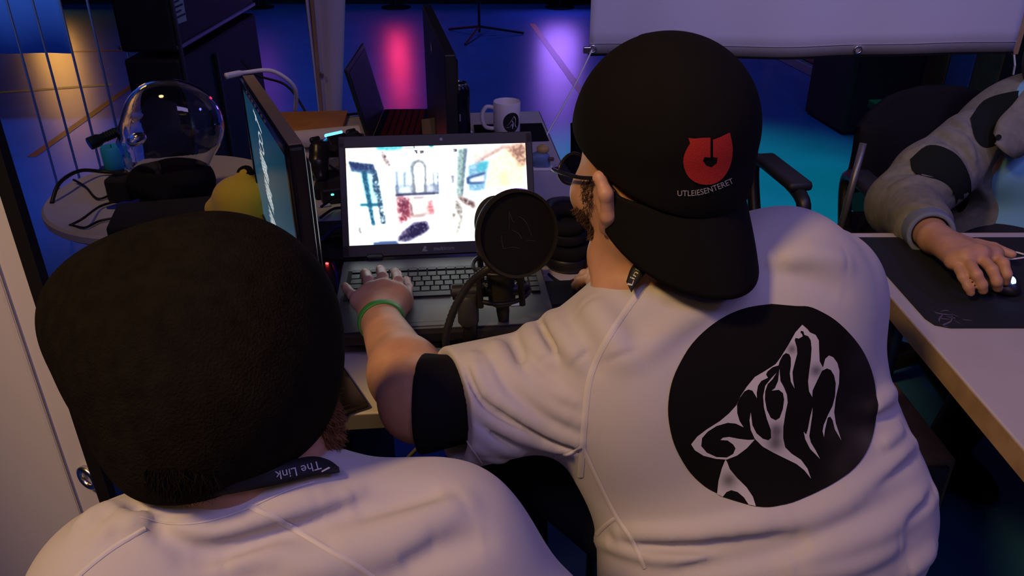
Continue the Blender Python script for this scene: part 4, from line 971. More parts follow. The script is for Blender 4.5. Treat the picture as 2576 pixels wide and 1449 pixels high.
# ================================================================== right desk: mouse mat, mouse, cable
pm_ = thing('mouse_mat', 'large black mouse mat with a snake emblem on the right desk', 'mouse mat', (0, 0, .7402))
outl = [on(u, v, .742) for u, v in ((2345, 818), (2362, 830), (2390, 835))]
poly = [(.735, 1.60), (.735, 1.255), (.742, 1.232), (.765, 1.222), (1.62, 1.222), (1.62, 1.60)]
MB().prism(poly, 0, .003).build('pad', mat('mat_cloth', (.010, .013, .018), .75, bump=.2, bscale=700), pm_)
LG = mat('emblem_print', (.11, .10, .17), .6)
def pz(u, v): p = on(u, v, .7436); return (p[0], p[1], .0034)
b = MB()
for seg, wd in (([(2340, 772), (2352, 785), (2372, 790), (2395, 792)], .0025), ([(2395, 792), (2408, 802), (2446, 806)], .002), ([(2372, 790), (2362, 806), (2372, 818)], .0025), ([(2395, 792), (2392, 808), (2372, 818), (2384, 822)], .0022), ([(2352, 785), (2366, 800), (2390, 803)], .002), ([(2366, 783), (2384, 781), (2396, 790), (2412, 797)], .002), ([(2398, 805), (2412, 812), (2420, 818)], .002), ([(2380, 796), (2400, 800), (2425, 805)], .002)):
    P_ = spline([A(pz(*p)) for p in seg], 6); N_ = len(P_)
    b.grid([[P_[i] + A((0, k * wd * (1 - (2 * i / (N_ - 1) - 1) ** 2 * .7), 0)) for k in (-1, 1)] for i in range(N_)])
b.build('snake_emblem', LG, pm_, 0)
tag(MB().tube(spline([on(2576, 640, .747), on(2550, 634, .747), on(2532, 642, .748), on(2540, 652, .747), on(2576, 648, .747)], 8), .002, 6).build('cable', WHITEP, None, 0), 'thin white cable curling on the right mouse mat', 'cable')
# ================================================================== people
HAIR = mat('brown_hair', (.045, .025, .014), .6, noise=.3, nscale=90)
BEARD = mat('ginger_beard', (.20, .085, .030), .7, noise=.35, nscale=120)
TROU = mat('dark_trousers', (.010, .011, .016), .85, bump=.15, bscale=500)
def frame(yaw, pitch):        # yaw to the left of +Y, pitch down; returns forward, left, up
    f_ = A((-math.sin(yaw) * math.cos(pitch), math.cos(yaw) * math.cos(pitch), -math.sin(pitch))); l_ = A((-math.cos(yaw), -math.sin(yaw), 0)); return f_, l_, np.cross(f_, l_)
def strands(name, pts, dirs, length, wd, m, parent, n=1, jit=.4):
    """short hair strands rooted at the given points"""
    V = []; F = []
    for p, d in zip(pts, dirs):
        for _ in range(n):
            d2 = nrm(d + np.random.normal(0, jit, 3)); L_ = length * random.uniform(.6, 1.2); sd = nrm(np.cross(d2, np.random.normal(0, 1, 3))) * wd
            p0 = p + np.random.normal(0, .0015, 3); p1 = p0 + d2 * L_ * .6; p2 = p0 + nrm(d2 + np.random.normal(0, .25, 3)) * L_; k = len(V)
            V += [p0 - sd, p0 + sd, p1 + sd * .7, p1 - sd * .7, p2]; F += [(k, k + 1, k + 2, k + 3), (k + 3, k + 2, k + 4, k + 4)]
    mb = MB(); mb.v = [tuple(map(float, v)) for v in V]; mb.f = [tuple(dict.fromkeys(f)) for f in F]
    me = bpy.data.meshes.new(name); me.from_pydata(mb.v, [], mb.f); me.materials.append(m)
    o = bpy.data.objects.new(name, me); COL.objects.link(o); o.parent = parent; o['kind'] = 'stuff'; return o
def legs(parent, hips, knees, feet, name='trousers'):
    s = SDF(); hc = (A(hips[0]) + A(hips[1])) / 2
    s.ell(hc + A((0, 0, .03)), (.185, .14, .12), k=.05)
    for h_, k_, f_ in zip(hips, knees, feet): s.chain([h_, k_, f_], [.092, .070, .055], .04)
    lo = np.min([*hips, *knees, *feet], 0) - .22; hi = np.max([*hips, *knees, *feet], 0) + .2
    for f_ in feet: s.plane((0, 0, .07), (0, 0, -1)) if 0 else None
    body(name, s, lo, hi, .011, TROU, parent)
    for k_, f_ in zip(knees, feet):
        f_ = A(f_); dr = nrm((A(k_) - f_) * A((1, 1, 0)) + A((0, .05, 0))); q_ = SDF().ell(A((f_[0], f_[1], .045)) + dr * .05, (.05, .13, .05), np.array([np.cross(dr, (0, 0, 1)), dr, (0, 0, 1)])).cone(f_ * A((1, 1, 0)) + A((0, 0, .09)), A((f_[0], f_[1], .05)), .045, .05).plane((0, 0, .004), (0, 0, -1))
        body('shoe', q_, A((f_[0] - .22, f_[1] - .22, -.01)), A((f_[0] + .22, f_[1] + .22, .17)), .008, BLACKM, parent)
def stool(loc, z, label, rz=0, m=None):
    t = thing('stool', label, 'stool', loc, rz)
    MB().box((0, 0, z - .02), (.36, .36, .04), bev=.012).build('seat', m or mat('brown_seat', (.10, .055, .025), .5, noise=.2, nscale=20), t, 0)
    for x in (-.14, .14):
        for y in (-.14, .14): MB().tube([(x * 1.12, y * 1.12, 0), (x, y, z - .04)], .014, 8).build('leg', MATS['leg_steel'], t, 40)
    b = MB()
    for a, c_ in (((-.147, -.147), (.147, -.147)), ((.147, -.147), (.147, .147)), ((.147, .147), (-.147, .147)), ((-.147, .147), (-.147, -.147))): b.cyl((*a, .2), (*c_, .2), .008, n=8)
    b.build('stretcher', MATS['leg_steel'], t, 0)

# ------------------------------------------------------------------ man in the black cap
pr = thing('person', 'person in a white jersey and backward black cap, left hand on the laptop keys', 'person', (.36, .86, 0))
pr.location = (0, 0, 0)
CC = C(1655, 345, 1.02); f_, l_, u_ = frame(R(38), R(9)); b_ = -f_
H = lambda a, l, c: CC + f_ * a + l_ * l + u_ * c
NB = C(1715, 658, 1.10); SL = A((.135, .955, .842)); SR = A((.466, 1.085, .885)); HIP = A((.385, .86, .53))
EL = C(1056, 1012, 1.06); WL = on(957, 806, .822)
WR = on(1575, 742, .785); ER = A((.42, 1.17, .68))
axr = nrm(SR - SL); sp_ = nrm(NB - HIP); dpt = nrm(np.cross(sp_, axr)); axr2 = np.cross(dpt, sp_)   # dpt = forward (+y)
AX = np.array([axr2, dpt, sp_])
T1 = HIP + sp_ * .28 + A((-.005, .02, 0)); T2 = HIP + sp_ * .06
def torso(s, g=0.0, k=.07):
    s.ell(T1, (.225 + g, .135 + g, .23), AX, k=k).ell(T2, (.245 + g, .16 + g, .20), AX, k=k)
    s.cone(SL + A((.02, 0, -.02)), SR + A((-.02, 0, -.02)), .085 + g, .085 + g, k=k)
    s.cone(NB + A((0, .01, -.03)), SL + A((.0, 0, .015)), .062 + g, .062 + g, k=.05).cone(NB + A((0, .01, -.03)), SR + A((0, 0, .015)), .062 + g, .066 + g, k=.05)
    s.cone(SR + A((-.03, -.02, -.06)), HIP + axr2 * .15 + sp_ * .05, .085 + g, .095 + g, k=.06)
    s.ell(HIP + sp_ * .40 + axr2 * .14 - dpt * .02, (.10, .08, .12), AX, k=.06).ell(HIP + sp_ * .38 - axr2 * .12 - dpt * .02, (.10, .08, .12), AX, k=.06)
    return s
# skin: head, neck, arms and hands grown as one surface
s = SDF()
s.ell(H(0, 0, -.02), (.104, .082, .108), np.array([f_, l_, u_]), k=.03)
s.ell(H(.035, 0, -.085), (.078, .070, .085), np.array([f_, l_, u_]), k=.04)          # face
s.chain([H(-.02, .064, -.095), H(.05, .05, -.155), H(.09, .0, -.17)], [.022, .020, .022], .03)      # jaw
s.chain([H(-.02, -.064, -.095), H(.05, -.05, -.155), H(.09, .0, -.17)], [.022, .020, .022], .03)
s.chain([H(.105, 0, -.045), H(.13, 0, -.09)], [.010, .015], .02).ell(H(.105, 0, -.125), (.014, .026, .010), np.array([f_, l_, u_]), k=.012)
for sd in (-1, 1):
    s.ell(H(.092, .033 * sd, -.045), (.012, .018, .012), np.array([f_, l_, u_]), k=.008, op='s').ell(H(.085, .033 * sd, -.045), (.0125, .0125, .0125), k=.004)
    s.ell(H(.078, .045 * sd, -.075), (.03, .026, .026), np.array([f_, l_, u_]), k=.03)
    e = lambda a, l, c: H(a, l * sd, c)
    s.chain([e(.012, .084, -.098), e(-.004, .096, -.078), e(-.010, .103, -.048), e(.002, .100, -.030), e(.016, .090, -.034)], [.0105, .0088, .0082, .0075, .0065], .006)   # ear rim and lobe
    s.ell(e(.008, .087, -.062), (.018, .008, .028), np.array([f_, l_, u_]), k=.01).ell(e(.012, .100, -.062), (.009, .008, .016), np.array([f_, l_, u_]), k=.008, op='s')
s.cone(H(-.03, 0, -.10), NB + A((0, .02, -.06)), .060, .066, k=.04)
ts_ = SDF(); torso(ts_, -.040); s.p += ts_.p
s.chain([SL, SL + (EL - SL) * .6 + A((0, 0, -.01)), EL, EL + (WL - EL) * .3, WL], [.040, .044, .047, .047, .031], .03)
s.chain([SR + A((0, 0, -.02)), ER, WR], [.058, .048, .029], .03)
def finger(s, pts, r0, r1, k=.0045):
    n = len(pts); s.chain(pts, [r0 + (r1 - r0) * i / (n - 1) for i in range(n)], k)
def hand_px(s, W_, pix, r=.0098, palm=.0165):
    base = []
    for i, fp_ in enumerate(pix):
        q_ = [on(*p) for p in fp_]
        if i < 4: s.cone(W_, q_[0], .024, palm if i < 3 else palm * .92, k=.014); base.append(q_[0])
        finger(s, q_, r if i != 3 else r * .9, (r if i != 3 else r * .88) * .82)
    for i in range(3): s.cone(base[i], base[i + 1], palm * .85, palm * .85, k=.010)
hand_px(s, WL, [
    [(1000, 738, .836), (1002, 708, .842), (998, 692, .829), (994, 684, .804)],
    [(966, 728, .840), (963, 698, .847), (959, 683, .832), (956, 677, .806)],
    [(934, 736, .836), (928, 707, .842), (922, 692, .828), (918, 686, .804)],
    [(906, 756, .828), (887, 742, .829), (874, 728, .818), (868, 720, .806)],
    [(998, 785, .820), (1022, 752, .820), (1026, 725, .815), (1022, 706, .805)]])
s.cone(WL, on(1008, 760, .822), .024, .018, k=.016)
hand_px(s, WR, [
    [(1500, 712, .806), (1482, 700, .806), (1462, 706, .792), (1448, 718, .778)],
    [(1512, 700, .812), (1490, 686, .812), (1470, 690, .797), (1455, 704, .782)],
    [(1520, 692, .808), (1502, 680, .806), (1484, 682, .790)],
    [(1530, 690, .798), (1515, 680, .794), (1500, 682, .782)],
    [(1535, 745, .782), (1505, 752, .776), (1476, 762, .768), (1460, 768, .764)]], r=.0102)
body('body', s, (-.36, .62, .36), (.72, 1.46, 1.34), .0032, SKIN, pr)
# jersey
HEM0 = SL + (EL - SL) * .72
sh = SDF(); torso(sh, .012)
ad = nrm(EL - SL)
sh.cone(SL + A((.03, 0, -.01)), SL + (EL - SL) * .90 + A((0, 0, -.020)), .084, .082, k=.05)
sh.cone(SR + A((-.02, 0, -.01)), SR + (ER - SR) * .8, .088, .08, k=.05)
base_sh = SDF(); base_sh.p = list(sh.p)
def folds(S, base, L_):
    for pts, h_, w_ in L_:
        q_ = base.hit(spline([A(p, float) for p in pts], 3))
        if len(q_) > 1: S.fold(q_, h_ * 2.1, w_ * .9)
folds(sh, base_sh, [
    ([(1190, 895), (1225, 985), (1330, 1055), (1450, 1108)], .010, .010), ([(1150, 960), (1205, 1040), (1310, 1098), (1425, 1135)], .010, .010),
    ([(1165, 1050), (1235, 1115), (1330, 1150)], .009, .010), ([(1185, 1110), (1240, 1150), (1310, 1170)], .008, .009),
    ([(1262, 872), (1285, 930), (1370, 1010), (1450, 1060)], .006, .012), ([(1242, 862), (1258, 905)], .009, .010),
    ([(1328, 822), (1345, 860), (1380, 905)], .011, .013), ([(1382, 795), (1420, 850), (1465, 905)], .013, .016), ([(1480, 765), (1530, 830), (1560, 900)], .010, .020),
    ([(1225, 1010), (1330, 1075), (1440, 1125)], -.006, .006), ([(1185, 1050), (1300, 1120)], -.005, .006), ([(1290, 850), (1320, 920)], -.007, .009), ([(1362, 815), (1405, 890)], -.008, .010),
    ([(1135, 930), (1150, 1010), (1190, 1090)], .005, .007), ([(1215, 900), (1260, 1000), (1360, 1075), (1450, 1120)], .007, .007), ([(1175, 930), (1215, 1015), (1300, 1075)], -.006, .005), ([(1300, 880), (1360, 960), (1440, 1010)], .005, .009), ([(1420, 800), (1455, 870), (1500, 930)], -.003, .010), ([(1205, 1135), (1290, 1160), (1380, 1158)], -.006, .006), ([(1280, 1185), (1360, 1180), (1440, 1190)], .006, .008), ([(1680, 720), (1800, 735), (1900, 700)], -.005, .010), ([(1900, 680), (2000, 690), (2120, 740)], -.003, .016),
    ([(1500, 1360), (1640, 1400), (1800, 1400)], .007, .010), ([(1700, 1440), (1900, 1400), (2050, 1370)], -.006, .012), ([(2240, 900), (2270, 930), (2285, 990)], .006, .010), ([(2215, 1120), (2290, 1060), (2310, 1020)], .007, .010), ([(2250, 1320), (2330, 1260), (2360, 1200)], -.007, .012),
    ([(2195, 1030), (2250, 985), (2300, 950)], .008, .012), ([(1850, 1345), (2060, 1290), (2230, 1190), (2320, 1090)], .009, .016), ([(1560, 1345), (1760, 1345), (1960, 1300)], .009, .014),
    ([(1990, 1410), (2200, 1340), (2350, 1240)], .010, .018), ([(2150, 1250), (2260, 1180), (2320, 1130)], -.006, .012), ([(1590, 1375), (1780, 1375), (2000, 1340)], -.008, .014),
    ([(1600, 900), (1700, 820), (1800, 765), (1900, 740)], .006, .018), ([(1640, 740), (1740, 740), (1880, 715)], .006, .014), ([(1960, 660), (2040, 640), (2130, 660)], .006, .018),
    ([(2200, 1060), (2280, 1020)], -.006, .010), ([(2280, 1440), (2350, 1380), (2380, 1300)], .008, .016), ([(2000, 1449), (2150, 1420), (2260, 1370)], .007, .014)])
sh.plane(SL + (EL - SL) * .845 + A((0, 0, 0)), ad + A((0, -.05, .10)), .004)
sh.cone(SL + (EL - SL) * .74 + A((0, 0, -.018)), SL + (EL - SL) * 1.05 + A((0, 0, -.020)), .066, .071, .004, 's')
sh.cone(NB + A((0, .02, .03)), H(-.03, 0, -.08), .062, .068, .006, 's')
shirt = body('jersey', sh, (-.16, .58, .42), (.78, 1.36, 1.12), .0042, SHIRT, pr)
bv = bvh_of(shirt)
def seam(pts, wpx=11, par=shirt, bvh=bv, name='seam'): return ribbon(name, bvh, pts, wpx, SEAM, par, .0014)
seam([(1625, 712), (1590, 760), (1545, 825), (1505, 895), (1482, 960), (1472, 1040), (1466, 1120), (1460, 1200)], 16)
seam([(1466, 1125), (1500, 1200), (1550, 1300), (1590, 1360), (1622, 1430)], 12)
seam([(1462, 1125), (1425, 1145), (1380, 1150), (1330, 1158)], 9); seam([(1553, 1300), (1525, 1320), (1500, 1345)], 11)
seam([(1119, 905), (1122, 960), (1140, 1030), (1170, 1100), (1212, 1165)], 5, name='hem_stitch')
# wolf print on the back
k4 = 1549 / 620.; cv4 = lambda x, y: (1640 + x / k4, 740 + y / k4)
disc = [(750, 62), (900, 75), (980, 78), (1060, 110), (1150, 165), (1240, 250), (1310, 340), (1360, 440), (1390, 540), (1405, 640), (1418, 700), (1405, 760), (1395, 830), (1370, 930), (1320, 1030), (1240, 1120), (1120, 1200), (1000, 1260), (880, 1310), (740, 1340), (650, 1333), (605, 1322), (440, 1270), (410, 1250), (330, 1205), (240, 1120), (170, 1010), (125, 900), (100, 760), (105, 640), (130, 530), (180, 420), (250, 310), (350, 210), (470, 130), (600, 82)]
disc = [tuple(p) for p in spline([A(p, float) for p in disc + disc[:1]], 3)[:-1]]
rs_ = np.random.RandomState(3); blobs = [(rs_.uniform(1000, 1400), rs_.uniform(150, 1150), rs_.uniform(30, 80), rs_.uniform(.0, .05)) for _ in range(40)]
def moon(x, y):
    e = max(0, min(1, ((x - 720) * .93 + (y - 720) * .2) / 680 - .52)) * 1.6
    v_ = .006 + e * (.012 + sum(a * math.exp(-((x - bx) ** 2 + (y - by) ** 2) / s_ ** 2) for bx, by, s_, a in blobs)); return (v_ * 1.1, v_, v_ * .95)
PRB = mat('print_black', (.01, .01, .01), .85, attr='Col', spec=.12); PRW = MATS.get('print_white') or mat('print_white', (.6, .6, .6), .75, attr='Col')
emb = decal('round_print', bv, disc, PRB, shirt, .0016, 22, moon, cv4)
dk = [(770, 935, 62), (480, 1165, 60), (1022, 480, 44), (872, 345, 34), (775, 850, 50)]
def wolfc(x, y):
    v_ = .60 * (1 - .72 * min(1, sum(math.exp(-((x - a) ** 2 + (y - b) ** 2) / (2 * (s_ * .62) ** 2)) for a, b, s_ in dk) * (1.0))); return (v_, v_ * .97, v_ * .97)
W1 = [(938, 192), (895, 240), (850, 320), (800, 400), (770, 440), (700, 485), (640, 520), (590, 580), (550, 640), (525, 695), (480, 745), (420, 795), (340, 845), (280, 890), (242, 938), (265, 975), (320, 1010), (400, 1030), (465, 1035), (530, 1010), (590, 965), (640, 910), (600, 912), (540, 905), (480, 893), (440, 898), (425, 912), (470, 915), (505, 940), (520, 965), (505, 1000), (465, 1022), (400, 1018), (340, 990), (305, 950), (310, 900), (345, 860), (400, 825), (470, 805), (520, 810), (570, 833), (545, 795), (530, 745), (528, 690), (545, 650), (575, 610), (600, 598), (625, 605), (654, 652), (652, 620), (660, 575), (680, 545), (722, 525), (710, 505), (720, 485), (750, 460), (788, 448), (796, 420), (815, 385), (835, 370), (855, 378), (865, 400), (865, 450), (858, 500), (865, 550), (888, 592), (878, 540), (875, 490), (890, 430), (905, 375), (903, 335), (890, 290), (895, 275), (915, 280), (940, 265), (935, 250), (925, 240), (930, 230), (945, 235), (950, 255), (975, 265), (990, 290), (995, 340), (990, 410), (980, 480), (972, 550), (978, 610), (998, 645), (1000, 605), (1030, 540), (1060, 480), (1090, 465), (1115, 475), (1135, 510), (1145, 560), (1140, 640), (1125, 700), (1095, 760), (1070, 820), (1063, 860), (1072, 898), (1078, 850), (1095, 775), (1110, 768), (1125, 790), (1140, 850), (1180, 918), (1165, 870), (1145, 810), (1135, 740), (1145, 650), (1165, 560), (1168, 480), (1155, 430), (1130, 395), (1103, 384), (1080, 405), (1065, 460), (1045, 420), (1042, 350), (1040, 290), (1020, 255), (985, 240), (970, 220)]
W2 = [(775, 495), (745, 525), (705, 575), (692, 640), (697, 710), (715, 780), (740, 850), (742, 900), (725, 915), (690, 905), (650, 870), (625, 820), (615, 740), (607, 790), (615, 850), (640, 905), (690, 955), (760, 995), (830, 1030), (900, 1065), (950, 1105), (992, 1158), (970, 1095), (930, 1040), (870, 1000), (830, 960), (817, 900), (818, 830), (830, 750), (845, 680), (840, 630), (820, 580), (800, 545), (793, 470), (785, 545), (765, 590), (745, 605), (790, 600), (815, 620), (823, 660), (815, 720), (795, 775), (770, 790), (740, 775), (715, 725), (703, 660), (705, 610), (720, 565), (750, 535)]
W3 = [(1000, 710), (985, 770), (970, 850), (960, 880), (945, 862), (955, 910), (985, 970), (1048, 1035), (1020, 980), (990, 930), (980, 890), (988, 830), (998, 760)]
W4 = [(457, 1035), (435, 1090), (415, 1170), (407, 1250), (442, 1270), (465, 1240), (495, 1228), (535, 1240), (575, 1275), (605, 1322), (650, 1333), (630, 1270), (590, 1210), (530, 1150), (485, 1095), (468, 1050)]
for nm, P_ in (('wolf_outline', W1), ('wolf_cheek', W2), ('wolf_throat', W3), ('wolf_neck', W4)): decal(nm, bv, P_, PRW, shirt, .0026, 14, wolfc, cv4)
# black undersleeve below the jersey hem
us = SDF().cone(SL + (EL - SL) * .58 + A((0, 0, -.010)), SL + (EL - SL) * 1.02 + A((0, 0, -.004)), .058, .061, k=.02).cone(EL, EL + (WL - EL) * .08, .058, .052, k=.02)
us.plane(EL + nrm(SL - EL) * .000 + A((0, 0, 0)), nrm(nrm(EL - SL) * .85 + nrm(WL - EL) * .35), .006)
body('undersleeve', us, EL - .16, A((.12, 1.1, 1.0)), .0045, BLKCL, pr)
# cap
CAPM = mat('black_cap_cloth', (.0075, .0072, .007), .9, bump=.25, bscale=700, spec=.12)
cs = SDF().ell(CC, (.117, .100, .122), np.array([f_, l_, u_]), k=.02).ell(H(-.03, 0, .02), (.098, .098, .100), np.array([f_, l_, u_]), k=.03)
cs.ell(H(-.02, 0, -.04), (.103, .096, .09), np.array([f_, l_, u_]), k=.01)
cs.fold([H(.10, 0, .07), H(.03, 0, .125), H(-.06, 0, .11), H(-.12, 0, .02)], .0015, .004)
cs.plane(H(-.11, 0, -.088), -u_ + b_ * -.56, .006); cs.ell(H(.0, 0, -.05), (.107, .090, .075), np.array([f_, l_, u_]), k=.004, op='s')
cap = body('cap', cs, CC - .17, CC + .17, .0036, CAPM, pr)
rows = []
for i in range(15):
    t = i / 14; row = []
    for j in range(41):
        ph = R(-78 + 156 * j / 40); cs0 = math.cos(ph); ph += R(13); sn, cs_ = math.sin(ph), math.cos(ph)
        Lb = .104 * max(0, cs0) ** .42; base = H(-.110 * cs_, .095 * sn, -.046 - .030 * cs_)
        dr = nrm(-u_ * .96 + b_ * (.16 * cs_) + l_ * (.03 * sn))
        bow = .016 * math.sin(t * math.pi * .5) * cs_
        row.append(base + dr * Lb * t + b_ * bow * .6)
    rows.append(row)
MB().grid(rows, .0035).build('cap_brim', CAPM, pr, 0)
bc = bvh_of(cap); k5 = 1366 / 660.; cv5 = lambda x, y: (1360 + x / k5, 60 + y / k5)
RED = mat('red_embroidery', (.42, .018, .012), .7, bump=.4, bscale=900)
red = [(768, 593), (800, 596), (840, 592), (880, 591), (880, 693), (850, 690), (842, 710), (860, 735), (885, 744), (912, 722), (916, 695), (893, 690), (893, 602), (930, 588), (978, 565), (992, 630), (990, 700), (965, 770), (920, 820), (860, 835), (800, 820), (760, 780), (742, 720), (750, 670), (776, 620)]
red = red[:14] + [tuple(p) for p in spline([A(p, float) for p in red[14:]], 3)]
decal('red_emblem', bc, red, RED, cap, .0022, 12, None, cv5)
def text_on(name, body_, bvh, base_pts, hpx, m, parent, lift=.0015, shear=0, flip=False, squeeze=1):
    v_, f2_ = textmesh(body_, 1.0, shear); wT = v_[:, 0].max(); B = spline([A(p, float) for p in base_pts], 12)
    cum = np.concatenate([[0], np.cumsum([np.linalg.norm(B[i + 1] - B[i]) for i in range(len(B) - 1)])]); tot = cum[-1]; V = []
    for p in v_:
        a = p[0] / wT * tot; i = min(max(np.searchsorted(cum, a) - 1, 0), len(B) - 2); t_ = nrm(B[i + 1] - B[i]); n2 = A((t_[1], -t_[0]))
        q_ = B[i] + t_ * (a - cum[i]) + n2 * p[1] * hpx / .7; c_ = cast(bvh, q_[0], q_[1], lift)
        if c_ is None: return None
        V.append(c_)
    return MB().add(V, f2_).build(name, m, parent)
text_on('cap_lettering', 'UTLEIESENTERET', bc, [(1703, 491), (1750, 490), (1795, 479), (1843, 459)], 14, mat('white_thread', (.42, .41, .40), .7), cap, .0022)
# glasses
GLR = mat('glasses_frame', (.012, .012, .013), .3)
gls = MB()
for sd in (-1, 1):
    cN = H(.128, .034 * sd, -.048); a1 = nrm(l_ - f_ * .12 * sd); a2 = u_
    gls.tube([cN + a1 * .026 * math.cos(a) * (1 + .08 * math.cos(2 * a)) + a2 * .021 * math.sin(a) for a in [k * math.pi / 14 for k in range(28)]], .0019, 8, closed=True)
gls.tube([H(.131, .010, -.044), H(.134, 0, -.041), H(.131, -.010, -.044)], .0016, 8)
g_ = gls.build('glasses', GLR, pr, 0)
for sd in (-1, 1):
    MB().tube(spline([H(.126, .060 * sd, -.042), H(.122, .072 * sd, -.041), H(.06, .085 * sd, -.040), H(.01, .090 * sd, -.036), H(-.015, .092 * sd, -.048)], 6), .0026, 8).build('temple_arm', GLR, g_, 0)
    cN = H(.128, .034 * sd, -.048)
    MB().add([cN] + [cN + nrm(l_ - f_ * .12 * sd) * .0255 * math.cos(a) * (1 + .08 * math.cos(2 * a)) + u_ * .0205 * math.sin(a) for a in [k * math.pi / 14 for k in range(28)]], [(0, 1 + k, 1 + (k + 1) % 28) for k in range(28)]).build('lens', mat('lens_clear', (.9, .92, 1), .05, trans=1, ior=1.03, spec=.8), g_, 0)
# hair at the temple, sideburn and beard
bdb = bvh_of([o for o in pr.children if o.name.startswith('body')][0])
def fuzz(name, bvh, poly, count, length, dirv, m, parent, wd=.0004, jit=.3, out=.6):
    xs = [p[0] for p in poly]; ys = [p[1] for p in poly]; im_ = []; pts = []; dirs = []
    n = len(poly); tries = 0
    while len(pts) < count and tries < count * 8:
        tries += 1; x, y = random.uniform(min(xs), max(xs)), random.uniform(min(ys), max(ys)); ins = False
        for i in range(n):
            (x0, y0), (x1, y1) = poly[i], poly[(i + 1) % n]
            if (y0 > y) != (y1 > y) and x < (x1 - x0) * (y - y0) / (y1 - y0) + x0: ins = not ins
        if not ins: continue
        r_ = Vector(ray(x, y)).normalized(); p, nn, _, _ = bvh.ray_cast(Vector(CAM), r_)
        if p is None: continue
        pts.append(A(p)); dirs.append(nrm(A(nn) * out + A(dirv)))
    return strands(name, pts, dirs, length, wd, m, parent, 1, jit)
fuzz('sideburn', bdb, [(1468, 452), (1494, 446), (1494, 515), (1480, 545), (1466, 500)], 420, .006, -u_, HAIR, pr, .0005)
fuzz('beard', bdb, [(1440, 520), (1470, 530), (1494, 575), (1494, 596), (1470, 600), (1445, 580)], 1300, .007, -u_ + f_ * .3, mat('brown_beard', (.075, .035, .016), .7), pr, .0005)
fuzz('hair_tuft', bvh_of(cap), [(1478, 160), (1500, 125), (1530, 108), (1560, 100), (1540, 125), (1505, 150)], 140, .026, A((-1.2, .3, .25)), HAIR, pr, .0004, .25, .2)
# wristband
wax = nrm(WL - EL); wc = WL - wax * .006; e1 = nrm(np.cross(wax, (0, 0, 1))); e2 = np.cross(e1, wax); rws = []
fs_ = s
for k in range(37):
    a = 2 * math.pi * k / 36; dr = e1 * math.cos(a) + e2 * math.sin(a); row = []
    for z in (-.006, -.003, .0, .003, .006):
        t = .02
        for _ in range(30):
            dd = fs_((wc + wax * z + dr * t)[None])[0]; t += -dd * .8 if dd < 0 else -dd * .8
            if abs(dd) < 2e-4: break
        row.append(wc + wax * z + dr * (max(.02, min(t, .045)) + .0022))
    rws.append(row)
MB().grid(rws, .0018).build('wristband', mat('green_band', (.05, .33, .05), .45), pr, 0)
# lanyard round the neck
LAN = mat('lanyard_black', (.010, .010, .011), .6); LTX = mat('lanyard_white', (.62, .62, .62), .6)
un = SDF(); un.p = list(fs_.p) + list(base_sh.p)
bvu = None
def strap(name, top, bot, surf, lift, m, parent, n=6):
    Tp, Bt = spline([A(p, float) for p in top], n), spline([A(p, float) for p in bot], n); rows = []
    for a, c_ in zip(Tp, Bt):
        row = []
        for t in (0, .33, .66, 1):
            q_ = a * (1 - t) + c_ * t; h_ = surf.march(*q_)
            if h_ is None: break
            row.append(h_ + surf.normal(h_) * lift)
        if len(row) == 4: rows.append(row)
    return MB().grid(rows, .0012).build(name, m, parent, 0)
ly = strap('lanyard', [(1632, 640), (1605, 655), (1588, 678), (1576, 712)], [(1650, 668), (1625, 688), (1606, 712), (1588, 738)], un, .002, LAN, pr)
text_on('lanyard_text', 'Link', bvh_of(ly), [(1590, 722), (1597, 702), (1609, 684), (1616, 672)], 13, LTX, ly, .001)
legs(pr, [HIP + A((-.09, .0, .0)), HIP + A((.09, .02, 0))], [A((-.01, 1.16, .56)), A((.50, 1.28, .56))], [A((.02, 1.06, .09)), A((.50, 1.16, .09))])
stool((.365, .85, 0), .445, 'brown stool under the man in the black cap')

# red mouse under his right hand
mp_ = on(1478, 738, .755); ms = thing('computer_mouse', 'dark red mouse under the right hand of the man in the cap', 'mouse', (mp_[0], mp_[1], .7405), R(25))
s = SDF().ell((0, 0, .006), (.034, .060, .030)).plane((0, 0, .002), (0, 0, -1)); body('shell', s, (-.05, -.08, -.005), (.05, .08, .05), .003, mat('dark_red_gloss', (.14, .010, .018), .25), ms)
MB().box((0, .0, .004), (.066, .116, .006), bev=.003).build('base', mat('mouse_rim', (.35, .33, .33), .4), ms); MB().lathe([(.001, -.004), (.008, -.004), (.008, .004), (.001, .004)], Matrix.Translation((0, .036, .026)) @ Matrix.Rotation(R(90), 4, 'Y'), 14).build('wheel', RUBBER, ms, 40)

